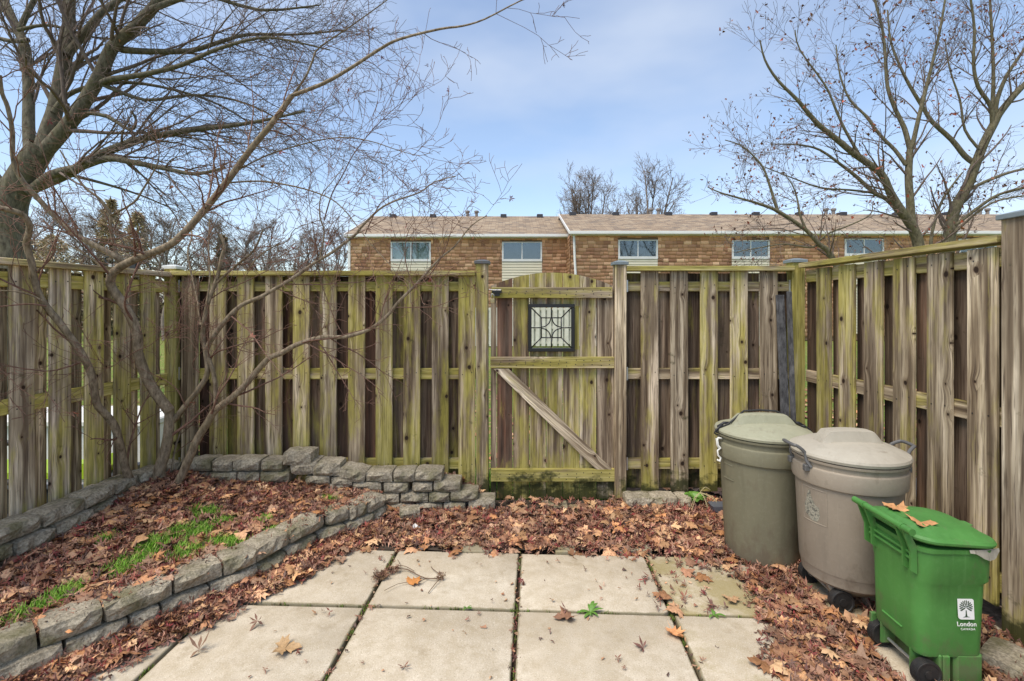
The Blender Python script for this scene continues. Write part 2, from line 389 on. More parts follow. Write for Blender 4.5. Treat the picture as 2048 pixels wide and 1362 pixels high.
def ground_material():
    b = NB('lawn_and_soil'); pos = b.n('NewGeometry').outputs['Position']; sp = b.n('SeparateXYZ', {0: pos})
    n1 = b.noise(pos, 1.1, 5, .6); n2 = b.noise(pos, 25, 4, .7)
    lawn = b.ramp(n2, (.3, (.075, .12, .02)), (.7, (.19, .26, .055)))
    lv = b.n('TexVoronoi', {'Vector': pos, 'Scale': 14.0}, feature='F1'); lc = b.mix(b.n('SeparateColor', {0: lv.outputs['Color']}).outputs[0], (.30, .15, .08), (.42, .25, .16))
    lm = b.ramp(b.math('ADD', lv.outputs['Distance'], b.math('MULTIPLY', n1, -.55)), (.02, .8), (.1, 0))
    lawn = b.mix(lm, lawn, lc)
    soil = b.ramp(n2, (.3, (.035, .024, .016)), (.7, (.115, .08, .055)))
    inside = b.math('MULTIPLY', b.ramp(b.math('ABSOLUTE', sp.outputs[0]), (0, 1), (1, 1)), b.math('LESS_THAN', sp.outputs[1], 4.15))
    inside = b.math('MULTIPLY', inside, b.math('LESS_THAN', b.math('ABSOLUTE', sp.outputs[0]), 3.3))
    col = b.mix(inside, lawn, soil)
    return b.fin(col, .95, b.bump(n2, .8, .02), Specular_IOR_Level=.15)
GROUND = ground_material()

# ------------------------------------------------------------ ground, patio, bed
v = np.array([(-300, -40, -.035), (300, -40, -.035), (300, 500, -.035), (-300, 500, -.035)], float)
g = link('ground', fastmesh('ground', v, np.array([[0, 1, 2, 3]])), GROUND); tag(g, kind='structure')
patio = empty('patio', (0, 0, 0)); tag(patio, kind='structure')
yaw = math.atan(-.045)
cs, sn = math.cos(yaw), math.sin(yaw)
O = Vector((.049, 2.985, 0)); ux = Vector((cs, sn, 0)); uy = Vector((-sn, cs, 0))     # far-edge joint of the centre line
SW, SD = .758, .572
bm = bmesh.new(); add_box(bm, -SW/2+.009, SW/2-.009, -SD/2+.009, SD/2-.009, -.05, 0, .006, 2)
slab_me = bpy.data.meshes.new('slab'); bm.to_mesh(slab_me); bm.free(); slab_me.materials.append(SLAB); slab_me.shade_smooth()
for r in range(5):
    for c in range(-4, 3):
        ctr = O+ux*((c+.5)*SW)-uy*((r+.5)*SD)
        if r == 0 and c < -2: continue
        s = link('slab', slab_me, None, patio, (ctr.x, ctr.y, random.uniform(-.004, .002)), (random.uniform(-.003, .003), random.uniform(-.003, .003), yaw+random.uniform(-.006, .006)))
        s['algae'] = .62 if (c >= 1 and r == 0) else (.25 if c >= 1 else random.uniform(-.4, .05))

Fpts = [(-.93, 3.37), (-1.063, 3.2), (-1.186, 3.10), (-1.26, 2.93), (-1.347, 2.753), (-1.42, 2.60), (-1.57, 2.466), (-1.67, 2.297), (-1.80, 2.15), (-1.906, 2.024), (-1.996, 1.90), (-2.1, 1.77), (-2.22, 1.62), (-2.36, 1.46)]
Lpts = [(-2.43, 3.60), (-2.51, 3.46), (-2.54, 3.27), (-2.55, 3.11), (-2.545, 2.915), (-2.57, 2.69), (-2.60, 2.47), (-2.63, 2.24), (-2.66, 2.0), (-2.69, 1.75)]
fy = np.array([p[1] for p in Fpts][::-1]); fx = np.array([p[0] for p in Fpts][::-1])
ly = np.array([p[1] for p in Lpts][::-1]); lx = np.array([p[0] for p in Lpts][::-1])
def bed_bounds(y): return np.interp(y, ly, lx), np.interp(y, fy, fx)
def bed_z(x, y):
    x = np.asarray(x, float); y = np.asarray(y, float)
    xl, xf = bed_bounds(y); t = np.clip((xf-x)/(xf-xl+1e-6), 0, 1)
    back = np.clip((y-2.6)/1.0, 0, 1)
    z = .125+.055*t+.06*back*t+.02*np.sin(x*5+1)*np.cos(y*4)
    z += .05*np.exp(-((x+2.4)**2+(y-3.42)**2)/.05)
    return z
def in_bed(x, y): 
    xl, xf = bed_bounds(y); return (x > xl-.02) & (x < xf-.03) & (y < 3.62) & (y > 1.4)
nx, ny = 44, 64
G = []
for j in range(ny):
    y = 1.35+(3.68-1.35)*j/(ny-1); xl, xf = bed_bounds(y); xl -= .06; xf -= .06
    for i in range(nx):
        x = xl+(xf-xl)*i/(nx-1); G.append((x, y, float(bed_z(x, y))+random.uniform(-.004, .004)))
# extend the bed behind the stepped back wall so no gap shows
Fq = np.array([(j*nx+i, j*nx+i+1, (j+1)*nx+i+1, (j+1)*nx+i) for j in range(ny-1) for i in range(nx-1)])
bed = link('planting_bed', fastmesh('planting_bed', np.array(G), Fq), M['soil'], smooth=True); tag(bed, kind='structure')

# ------------------------------------------------------------ retaining stones
def stone_mesh(seed):
    r = random.Random(seed); bm = bmesh.new(); add_box(bm, -.5, .5, -.5, .5, -.5, .5)
    bmesh.ops.subdivide_edges(bm, edges=[e for e in bm.edges if abs(e.verts[0].co.x-e.verts[1].co.x) > .5], cuts=4, use_grid_fill=True)
    bmesh.ops.subdivide_edges(bm, edges=[e for e in bm.edges if abs(e.verts[0].co.z-e.verts[1].co.z) > .5], cuts=2, use_grid_fill=True)
    bmesh.ops.subdivide_edges(bm, edges=[e for e in bm.edges if abs(e.verts[0].co.y-e.verts[1].co.y) > .5], cuts=2, use_grid_fill=True)
    for v in bm.verts:
        c = v.co
        ex = abs(c.x) > .49; ey = abs(c.y) > .49; ez = abs(c.z) > .49
        k = ex+ey+ez
        if k >= 2:
            if ex: c.x *= 1-r.uniform(.012, .05)
            if ey: c.y *= 1-r.uniform(.03, .12)
            if ez: c.z *= 1-r.uniform(.06, .2)
        if ey and c.y < 0 and k == 1: c.y -= r.uniform(.0, .17)
        c.x += r.uniform(-.008, .008); c.y += r.uniform(-.02, .02); c.z += r.uniform(-.02, .02)
        if k == 3: c.x *= .985; c.z *= .9
    bmesh.ops.triangulate(bm, faces=[f for f in bm.faces if len(f.verts) > 4])
    me = bpy.data.meshes.new('stone'); bm.normal_update(); bm.to_mesh(me); bm.free(); me.materials.append(STONE)
    return me
STONES = [stone_mesh(i) for i in range(9)]
def stone(parent, p, rz, l, d, h, tilt=0, name='stone'):
    o = link(name, random.choice(STONES), None, parent, (p[0], p[1], p[2]), (random.uniform(-.03, .03), tilt+random.uniform(-.015, .015), rz+random.uniform(-.02, .02)+(math.pi if False else 0)), (l, d, h))
    return o
def wall_course(parent, pts, zc, h, side, lens, depth=.15, offset=0, jz=.004, step=None):
    """stones along a polyline; side=+1: body lies to the left of the run"""
    P = [Vector((p[0], p[1], 0)) for p in pts]; seg = [(b-a).length for a, b in zip(P, P[1:])]; tot = sum(seg)
    def pos(s):
        for a, b, l in zip(P, P[1:], seg):
            if s <= l: return a+(b-a)*(s/l)
            s -= l
        return P[-1]
    s = offset; i = 0
    while s < tot-.06:
        l = lens[i % len(lens)] if lens else random.uniform(.17, .25); i += 1
        e = min(s+l, tot); a, b = pos(s), pos(e); t = (b-a); L_ = t.length
        if L_ < .07: break
        t.normalize(); n = Vector((-t.y, t.x, 0))*side; c = (a+b)/2+n*(depth/2+random.uniform(-.008, .008))
        ang = math.atan2(t.y, t.x)+(0 if side > 0 else math.pi)
        stone(parent, (c.x, c.y, zc+random.uniform(-jz, jz)), ang, L_-.006, depth, h*random.uniform(.95, 1.0)); s = e
fw = empty('retaining_wall', (-1.5, 2.5, 0), 0, 'low curved wall of tumbled grey blocks between the leaf bed and the patio slabs', 'retaining wall')
fw.location = (0, 0, 0)
bounds = [(-.90, 3.46), (-.98, 3.31), (-1.063, 3.2), (-1.186, 3.10), (-1.30, 2.86), (-1.39, 2.66), (-1.50, 2.53), (-1.64, 2.36), (-1.80, 2.15), (-1.93, 1.99), (-2.07, 1.81), (-2.22, 1.62), (-2.36, 1.46)]
for k in range(len(bounds)-1):       # top course follows the photo's joints
    wall_course(fw, bounds[k:k+2], .140, .092, -1, [9], .15)
wall_course(fw, [(a+.018, b-.012) for a, b in bounds], .052, .088, -1, [.12, .22, .2, .23, .18, .24, .21], .15)
lw = empty('retaining_wall', (0, 0, 0), 0, 'three course block wall running along the foot of the left fence', 'retaining wall')
wall_course(lw, Lpts, .328, .086, -1, [.11, .2, .18, .22, .24, .26, .25], .15)
wall_course(lw, [(a+.02, b) for a, b in Lpts], .243, .084, -1, [.2, .22, .25, .23], .15)
wall_course(lw, [(a+.04, b) for a, b in Lpts], .160, .082, -1, [.12, .24, .22, .26], .15)
bw = empty('retaining_wall', (0, 0, 0), 0, 'stepped block wall along the foot of the back fence, lower toward the gate', 'retaining wall')
def rect_stone(x0, x1, y0, y1, Y=3.57, tilt=0, d=.16, parent=None):
    X0, X1, Z1, Z0 = gx(x0, Y), gx(x1, Y), gz(y0, Y), gz(y1, Y)
    return stone(parent or bw, ((X0+X1)/2, Y+d/2-.01, (Z0+Z1)/2), 0, X1-X0-.004, d, (Z1-Z0)*1.02, tilt)
for r in [(366, 376, 922, 945), (378, 424, 919, 943), (424, 465, 920, 943), (465, 520, 919, 942), (522, 566, 920, 943), (356, 418, 944, 966), (418, 475, 944, 966), (475, 520, 943, 968), (520, 580, 942, 966),
          (580, 636, 921, 949), (624, 681, 924, 953), (732, 786, 942, 964), (786, 830, 942, 964), (829, 885, 941, 963),
          (610, 660, 951, 969), (662, 706, 953, 972), (706, 764, 964, 985), (767, 817, 964, 986), (824, 866, 964, 984), (866, 922, 961, 984),
          (690, 750, 985, 1005), (751, 799, 986, 1009), (800, 857, 985, 1006), (857, 900, 984, 1005), (900, 956, 981, 1004),
          (760, 830, 1007, 1024), (830, 886, 1006, 1024), (886, 931, 1005, 1023), (620, 700, 968, 990), (936, 991, 998, 1024)]:
    rect_stone(*r)
for r in [(566, 624, 902, 932, 3.56)]: rect_stone(r[0], r[1], r[2], r[3], r[4])
rect_stone(678, 732, 937, 964, 3.56, .16)
ls = empty('edging_stones', (0, 0, 0), 0, 'three small blocks laid in a row at the fence foot right of the gate', 'edging')
for r in [(1252, 1309, 995, 1020), (1303, 1356, 995, 1019), (1357, 1384, 996, 1018)]: rect_stone(*r, Y=3.6, parent=ls)
o = stone(None, (-.72, 3.43, .055), .3, .14, .1, .075, name='loose_stone'); tag(o, 'rounded loose stone half buried in leaves below the stepped wall', 'stone')
o = stone(None, (2.06, 2.02, .02), .5, .2, .16, .1, name='loose_stone'); tag(o, 'pale broken stone lying behind the green bin by the fence post', 'stone')
for x0, x1, y, d in [(1085, 1135, 1012, .05), (1140, 1205, 1020, .08), (1212, 1262, 1040, .06), (925, 985, 1097, .05), (1110, 1150, 1098, .05), (1230, 1300, 1096, .05)]:
    Y = 1462/(y-HZ); box('paver', SLAB, patio, gx(x0, Y), gx(x1, Y), Y-.05, Y+.08, -.04, .012, .006)['algae'] = .3

# ------------------------------------------------------------ wooden fences and gate
def plank(parent, name, x, y, z0, z1, w, t, moss=.3, red=0, tint=1, lean=0, bev=.003):
    bm = bmesh.new(); h = z1-z0; add_box(bm, -w/2, w/2, -t/2, t/2, -h/2, h/2, bev)
    o = obj(name, bm, WOOD, parent, loc=(x, y, (z0+z1)/2), rot=(random.uniform(-.002, .002), lean+random.uniform(-.003, .003), random.uniform(-.008, .008)))
    o['moss'] = float(moss); o['red'] = float(red); o['tint'] = float(tint); return o
def rail(parent, name, x0, x1, y, z, h, t, moss=.5, red=0, tint=1, bev=.003):
    bm = bmesh.new(); l = x1-x0; add_box(bm, -h/2, h/2, -t/2, t/2, -l/2, l/2, bev)
    o = obj(name, bm, WOOD, parent, loc=((x0+x1)/2, y, z), rot=(0, math.pi/2, 0))
    o['moss'] = float(moss); o['red'] = float(red); o['tint'] = float(tint); return o
def post(parent, x, y, z1, w=.095, moss=.4, capm='cap_blue', cz=.03, tint=1, label=None):
    p = plank(parent, 'post', x, y, -.1, z1, w, w, moss, 0, tint, bev=.005)
    bm = bmesh.new(); c = w/2+.013
    add_box(bm, x-c, x+c, y-c, y+c, z1-.006, z1+cz*.62, .003)
    add_loft(bm, [[(x-c*.93, y-c*.93, z1+cz*.62), (x+c*.93, y-c*.93, z1+cz*.62), (x+c*.93, y+c*.93, z1+cz*.62), (x-c*.93, y+c*.93, z1+cz*.62)], [(x-.02, y-.02, z1+cz), (x+.02, y-.02, z1+cz), (x+.02, y+.02, z1+cz), (x-.02, y+.02, z1+cz)]])
    obj('post_cap', bm, M[capm], parent); return p
def nails(parent, pts, y):
    bm = bmesh.new()
    for x, z in pts:
        bmesh.ops.create_circle(bm, cap_ends=True, segments=6, radius=.0045, matrix=Matrix.Translation((x+random.uniform(-.006, .006), y, z+random.uniform(-.01, .01))) @ Matrix.Rotation(math.pi/2, 4, 'X'))
    o = obj('nails', bm, M['black'], parent); o['kind'] = 'stuff'
RZ = [(1.66, .075), (.98, .084), (.28, .08)]      # rail centre heights and depths
def fence(name, label, P0, P1, front, back, top=1.79, capz=1.80, moss=.6, red=.8, rails=RZ, bottoms=(.06, .08), fw_=.13, bw_=.135, rail_on=True, capoff=0, cap_moss=.55, group=None, mossf=None, board_top=None, btint=1.0):
    a = Vector(P0); d = Vector(P1)-a; L_ = d.length; ang = math.atan2(d.y, d.x)
    e = empty(name, (a.x, a.y, 0), ang, label, 'fence', group)
    bt = board_top or top-.015
    npts = []
    for x in front:
        m = mossf(x) if mossf else moss+random.uniform(-.3, .25)
        plank(e, 'board', x, -.009, bottoms[0]+random.uniform(-.02, .02), bt, fw_, .018, m, random.choice([0, 0, .15]), random.uniform(.85, 1.12))
        for z, h in rails:
            for s in (-1, 1): npts.append((x+s*fw_*.28, z+s*.008))
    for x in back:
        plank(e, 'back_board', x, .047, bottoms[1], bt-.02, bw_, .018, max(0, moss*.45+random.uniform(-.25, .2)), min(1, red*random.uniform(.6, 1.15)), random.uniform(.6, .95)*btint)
    for z, h in rails: rail(e, 'rail', 0.0, L_, .019, z, h, .036, moss+.15, .1)
    rail(e, 'cap_rail', 0.0, L_, .006, capz-.018, .036, .125, cap_moss, 0, 1.0)
    nails(e, npts, -.0195)
    return e
YF = 3.79
# back fence, left of the gate
X0, X1 = -2.62, gx(951, YF)
fr = [gx(p, YF)-X0 for p in (382, 438, 493, 549, 604, 658, 714, 769, 824.5, 881, 934)]
bk = [f+.107 for f in fr[:-1]]+[fr[0]-.107]
e1 = fence('wooden_fence', 'mossy board-on-board fence between the left corner and the gate', (X0, YF), (X1, YF), fr, bk, 1.775, 1.778, .62, .85,
           mossf=lambda x: .32+.40*min(1, x/2.6)+random.uniform(-.17, .15), bottoms=(.10, .1))
post(e1, X1+.052-X0+X0-X0, .03, 1.84, .095, .45, 'cap_dark')
post(e1, -.03, .03, 1.80, .09, .8, 'cap_white', label='')
# back fence, right of the gate
X0r, X1r = gx(1251, YF), gx(1582, YF)
fr = [gx(p, YF)-X0r for p in (1298.5, 1357.5, 1416.5, 1476.5, 1536)]
bk = [f-.115 for f in fr]+[fr[-1]+.1]
e2 = fence('wooden_fence', 'board-on-board fence with many knots between the gate and the right corner', (X0r, YF), (X1r, YF), fr, bk, 1.80, 1.815, .34, .7, fw_=.136)
post(e2, -.046, .0, 1.83, .09, .18, 'cap_blue', tint=1.1)
post(e2, X1r-X0r+.05, .03, 1.85, .1, 1.0, 'cap_blue')
for x in (.012, X1r-X0r-.012):
    for z, h in RZ: box('hanger', M['steel'], e2, x-.006, x+.006, -.006, .0, z-h/2-.006, z+h/2+.012)
for z, h in RZ: box('hanger', M['steel'], e1, .03, .04, -.006, .0, z-h/2-.006, z+h/2+.012)
# right fence: from the corner toward the camera
PR0 = (gx(1598, YF)+.02, YF-.05); ddx = -39/975
L_R = 1.47
PR1 = (PR0[0]-ddx*L_R, PR0[1]-L_R)
fr = [.225+.2275*i for i in range(6)]
e3 = fence('wooden_fence', 'grey weathered board-on-board fence along the right side behind the bins', PR0, PR1, fr, [fr[0]-.19]+[f+.10 for f in fr], 1.80, 1.835, .28, .75, rails=[(1.735, .09), (.975, .088), (.19, .085)], fw_=.145, bw_=.148, bottoms=(.08, .1),
           mossf=lambda x: .75-.5*min(1, x/.9)+random.uniform(-.18, .15))
post(e3, L_R+.082, -.012, 1.905, .108, .12, 'cap_blue', tint=1.05)
e3b = fence('wooden_fence', 'short run of fence continuing past the tall right post toward the camera', (PR1[0]+.004, PR1[1]-.11), (PR1[0]+.06, PR1[1]-1.5), [.1+.2285*i for i in range(6)], [.215+.2285*i for i in range(6)], 1.80, 1.835, .28, .75, rails=[(1.735, .09), (.975, .088), (.19, .085)], fw_=.142, bottoms=(.08, .1))
# left fence: local x runs from the camera side to the corner
PL1 = (gx(334, YF)+.02, YF-.02); LL = 2.25
PL0 = (PL1[0]-.125*LL, PL1[1]-LL)
tl = math.hypot(PL1[0]-PL0[0], PL1[1]-PL0[1])
fr = []
for Yc in (3.585, 3.38, 3.18, 2.97, 2.765, 2.56, 2.35, 2.14, 1.93, 1.72): fr.append((Yc-PL0[1])*tl/LL)
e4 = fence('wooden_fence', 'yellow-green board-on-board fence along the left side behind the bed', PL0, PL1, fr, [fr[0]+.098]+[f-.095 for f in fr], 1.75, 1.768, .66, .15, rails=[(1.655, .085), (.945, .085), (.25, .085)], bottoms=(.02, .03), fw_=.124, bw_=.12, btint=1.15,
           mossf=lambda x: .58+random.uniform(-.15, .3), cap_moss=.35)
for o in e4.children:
    if 'tint' in o: o['tint'] = o['tint']*1.35  # wood colour lifted to make up for the weaker sun on this fence
box('steel_post', M['steel'], e4, fr[2]-.115, fr[2]-.09, .085, .11, 0, 1.6)
box('steel_post', M['steel'], e4, fr[4]-.1, fr[4]-.07, .085, .115, 0, 1.6)

# gate
gate = empty('wooden_gate', (0, 0, 0), 0, 'arched wooden gate with diagonal brace and a small black grille window', 'gate')
YG = 3.80
edges = [981, 993.5, 1025.5, 1059, 1092.5, 1125.5, 1159, 1192.5, 1227]
def arch(px):
    t = (px-1104)/123.0; return 572-27*(1-t*t)
wx0, wx1, wz0, wz1 = gx(1060, YG), gx(1145, YG), gz(699, YG), gz(612, YG)
props = [(.1, .25, 1.0), (.2, .9, 1.25), (.5, .35, 1.0), (.55, .15, .95), (.45, .1, .95), (.6, .05, 1), (.5, .05, 1.1), (.1, .2, 1.05)]
for i, (a, b) in enumerate(zip(edges, edges[1:])):
    xa, xb = gx(a, YG)+.0025, gx(b, YG)-.0025; zt0, zt1 = gz(arch(a), YG), gz(arch(b), YG); zb = gz(997, YG)
    zc, xc = .95, (xa+xb)/2
    def piece(x0, x1, lo, hi0, hi1):
        bm = bmesh.new(); n = 5
        top = [(x0+(x1-x0)*k/n-xc, hi0+(hi1-hi0)*k/n-zc if abs(hi0-hi1) > 0 else hi0-zc) for k in range(n+1)]
        if hi0 != hi1 or hi0 > 1.6: top = [(x0+(x1-x0)*k/n-xc, gz(arch(1024+(x0+(x1-x0)*k/n)*F/YG), YG)-zc) for k in range(n+1)]
        add_prism(bm, [(x0-xc, lo-zc)]+[(x1-xc, lo-zc)]+top[::-1], 1, 0, .018)
        o = obj('plank', bm, WOOD, gate, loc=(xc, YG+random.uniform(0, .002), zc)); o['moss'], o['red'], o['tint'] = [float(q) for q in props[i]]
    if xb < wx0+.005 or xa > wx1-.005: piece(xa, xb, zb, zt0, zt1)
    elif xa >= wx0-.03 and xb <= wx1+.03 or True:
        piece(xa, xb, zb, wz0, wz0); piece(xa, xb, wz1, zt0, zt1)
        if xa < wx0-.006: piece(xa, wx0, wz0, wz1, wz1) if False else box('plank', WOOD, gate, xa, wx0, YG, YG+.018, wz0, wz1)
        if xb > wx1+.006: box('plank', WOOD, gate, wx1, xb, YG, YG+.018, wz0, wz1)
for o in gate.children:
    if 'moss' not in o: o['moss'] = .8; o['red'] = .1; o['tint'] = .95
yr = YG-.02
for (x0, x1, y0, y1, ms) in ((983, 1224, 574.6, 596, .62), (981, 1228, 713.6, 736, .55), (982, 1229, 937, 962, .7)):
    rail(gate, 'rail', gx(x0, yr), gx(x1, yr), yr, (gz(y0, yr)+gz(y1, yr))/2, gz(y0, yr)-gz(y1, yr), .036, ms, 0, 1.0)
A = at(987, 737, yr); A2 = at(1017, 737, yr); B = at(1224, 938, yr); B2 = at(1192, 938, yr)
mid = (A+B+A2+B2)/4; bm = bmesh.new(); dv = (B-A).normalized(); ang = math.atan2(dv.x, dv.z)
R = Matrix.Rotation(-ang, 4, 'Y')
add_prism(bm, [tuple((R @ (q-mid)).xz) for q in (A, A2, B, B2)], 1, -.017, .017)
o = obj('brace', bm, WOOD, gate, loc=tuple(mid), rot=(0, ang, 0)); o['moss'] = .22; o['red'] = 0.; o['tint'] = 1.15
# grille window in the gate
yw = YG-.008
bm = bmesh.new()
ox0, ox1, oz0, oz1 = gx(1056, yw), gx(1149, yw), gz(703, yw), gz(608, yw); ix0, ix1, iz0, iz1 = gx(1063, yw), gx(1142.5, yw), gz(696, yw), gz(615, yw)
for (a, b, c_, d_) in ((ox0, ox1, iz1, oz1), (ox0, ox1, oz0, iz0), (ox0, ix0, iz0, iz1), (ix1, ox1, iz0, iz1)): add_box(bm, a, b, yw-.022, yw+.03, c_, d_, .003)
wf = obj('window_frame', bm, M['black'], gate)
cx, cz, hw = (ix0+ix1)/2, (iz0+iz1)/2, (ix1-ix0)/2
bm = bmesh.new(); q = hw*.5; rr = .0052
def bar(x0, z0, x1, z1): add_tube(bm, [(cx+x0, yw+.004, cz+z0), (cx+x1, yw+.004, cz+z1)], rr, 6)
for s in (-1, 1):
    bar(0, s*hw, 0, s*q*.93); bar(s*hw, 0, s*q*.93, 0)
    bar(-q, s*q, q, s*q); bar(s*q, -q, s*q, q)
    for t in (-1, 1):
        bar(s*q, t*q, s*hw, t*hw)
        add_tube(bm, [(cx+s*(q-q*.93*math.cos(a)), yw+.004, cz+t*(q-q*.93*math.sin(a))) for a in np.linspace(0, math.pi/2, 9)], rr, 6)
obj('grille', bm, M['black'], wf, smooth=True)
nails(gate, [(gx((a+b)/2+s_*9, yr), gz(z_, yr)) for a, b in zip(edges[1:], edges[2:]) for s_ in (-1, 1) for z_ in (582, 589, 722, 729, 946, 955)], yr-.0185)
# latch and padlock
yl = YG-.045
lt = box('latch', M['black'], gate, gx(984, yl), gx(1003, yl), yl-.012, yl+.008, gz(586, yl), gz(579, yl), .002)
box('latch_plate', M['black'], gate, gx(989, yl), gx(999, yl), yl-.004, yl+.009, gz(592, yl), gz(578, yl), .001)
bm = bmesh.new(); add_tube(bm, [at(978, 579, yl-.014), at(987, 580, yl-.014), at(1002, 580, yl-.014)], .004, 6); obj('bolt', bm, M['steel'], gate)
pl = empty('padlock', tuple(at(985, 600, yl-.02)), 0, 'small brass and steel padlock hanging from the gate latch', 'padlock')
bm = bmesh.new(); add_box(bm, -.017, .017, -.008, .008, -.024, .012, .004, 2); obj('lock_body', bm, M['brass'], pl)
bm = bmesh.new(); add_tube(bm, [(-.011, 0, .01), (-.011, 0, .036)]+[(-.011*math.cos(a), 0, .036+.011*math.sin(a)) for a in np.linspace(.3, 2.8, 6)]+[(.011, 0, .036), (.011, 0, .01)], .003, 6); obj('shackle', bm, M['steel'], pl, smooth=True)
# loose boards leaning in the corner
OLD = bark_material('old_grey_board', (.025, .025, .028), (.15, .15, .155), (.05, .05, .055), 2)
for (xa, xb, ty, bxa, bxb, Yt, Yb, lb, w) in ((1551, 1568, 590, 1569, 1588, 3.74, 3.62, 'wider dark grey loose board leaning in the right fence corner', .06), (1573, 1583, 583, 1588, 1597, 3.70, 3.6, 'narrow grey loose board leaning closest to the green corner post', .034)):
    t = at((xa+xb)/2, ty, Yt); bt_ = at((bxa+bxb)/2, HZ+1462/Yb, Yb); dv = t-bt_; bm = bmesh.new(); add_box(bm, -w/2, w/2, -.01, .01, -dv.length/2, dv.length/2, .002)
    o = obj('loose_board', bm, OLD, None); o.location = (t+bt_)/2; o.rotation_mode = 'QUATERNION'; o.rotation_quaternion = dv.to_track_quat('Z', 'Y') @ Matrix.Rotation(.0, 3, 'Z').to_quaternion()
    o['moss'] = .0; o['red'] = .0; o['tint'] = .42; tag(o, lb, 'board', 'loose boards leaning in the corner')

# ------------------------------------------------------------ far fence, seen through the gate window and gaps
ff = empty('wooden_fence', (-9, 18.5, 0), 0, 'pale grey far fence across the lawn seen through the gate window', 'fence')
bmats = M['farwood'] = simple('pale_far_wood', (.62, .61, .53), .85, .5, 6, dark=(.36, .34, .26))
far_me = {}
def farboard(name, x, y, z0, z1, w, parent):
    k = (round(w, 2), z0)
    if k not in far_me:
        bm = bmesh.new(); add_box(bm, -w/2, w/2, -.012, .012, z0, z1); me = bpy.data.meshes.new(name); bm.to_mesh(me); bm.free(); me.materials.append(bmats); far_me[k] = me
    link(name, far_me[k], None, parent, (x, y, 0))
for i in range(86):
    farboard('board', .22*i+.07, -.02+.0, .02, 1.48, .15, ff)
    farboard('back_board', .22*i+.18, .06, .021, 1.45, .15, ff)
for z in (1.42, .72, .15): box('rail', M['farwood'], ff, 0, 19, 0.0, .045, z-.045, z+.045)

# ------------------------------------------------------------ townhouses
PAL = np.array([(.30, .185, .105), (.36, .235, .14), (.24, .14, .085), (.43, .30, .185), (.28, .175, .11), (.33, .21, .125), (.48, .35, .22)])
def shingles(x0, x1, y, z0, z1, holes, seed, xdir=None):
    r = np.random.default_rng(seed); V, Q, Cc = [], [], []
    rows = int((z1-z0)/.158); dz = (z1-z0)/rows
    for j in range(rows):
        x = x0-r.uniform(0, .2)
        while x < x1:
            w = r.choice([.18, .24, .3, .36]); xa, xb = max(x, x0), min(x+w-.012, x1); x += w
            if xb-xa < .03: continue
            zb, zt = z0+j*dz-r.choice([0, 0, .02, .035]), z0+(j+1)*dz
            if any(xb > h[0] and xa < h[1] and zt > h[2]+.01 and zb < h[3]-.01 for h in holes):
                segs = []
                for h in holes:
                    if xb > h[0] and xa < h[1] and zt > h[2]+.01 and zb < h[3]-.01:
                        if xa < h[0]: segs.append((xa, h[0]))
                        if xb > h[1]: segs.append((h[1], xb))
                    
            else: segs = [(xa, xb)]
            for (a, b) in segs:
                n = len(V); V += [(a, y-.035, zb), (b, y-.035, zb), (b, y-.006, zt+.01), (a, y-.006, zt+.01), (a, y, zb), (b, y, zb)]
                Q += [(n, n+1, n+2, n+3), (n+4, n+5, n+1, n)]; c = PAL[r.choice(len(PAL), p=[.2, .2, .17, .1, .14, .13, .06])]*r.uniform(.85, 1.12)*np.array([1.95, 1.68, 1.72]); Cc += [c]*6
    return np.array(V), np.array(Q), np.array(Cc)
def window(parent, x0, x1, z0, z1, y, blind=False, label=None):
    w = empty('window', (0, 0, 0)); w.parent = parent
    bm = bmesh.new(); t = .075
    add_box(bm, x0, x1, y-.07, y+.02, z0, z0+t*1.5); add_box(bm, x0, x1, y-.07, y+.02, z1-t*.5, z1)
    add_box(bm, x0, x0+t, y-.068, y+.02, z0+t*1.5, z1-t*.5); add_box(bm, x1-t, x1, y-.068, y+.02, z0+t*1.5, z1-t*.5)
    xm = (x0+x1)/2; add_box(bm, xm-.025, xm+.025, y-.05, y+.0, z0+t*1.5, z1-t*.5)
    obj('frame', bm, M['white_trim'], w)
    for a, b in ((x0+t, xm-.025), (xm+.025, x1-t)): box('pane', GLASS, w, a, b, y-.03, y-.024, z0+t*1.5, z1-t*.5)
    if blind:
        bm = bmesh.new(); z = z0+.12
        while z < z1-.06: add_box(bm, x0+t, x1-t, y+.0, y+.015, z, z+.036); z += .045
        b_ = obj('blind', bm, M['curtain'], w); b_['kind'] = 'stuff'
    box('recess', M['interior'], w, x0+t, x1-t, y+.02, y+.04, z0+t, z1)
def siding(parent, x0, x1, z0, z1, y):
    bm = bmesh.new(); z = z0
    while z < z1-.02:
        zt = min(z+.13, z1); add_prism(bm, [(y-.045, z), (y-.045, z+.01), (y-.02, zt), (y, zt), (y, z)], 0, x0, x1); z += .13
    obj('siding_panel', bm, M['cream'], parent)
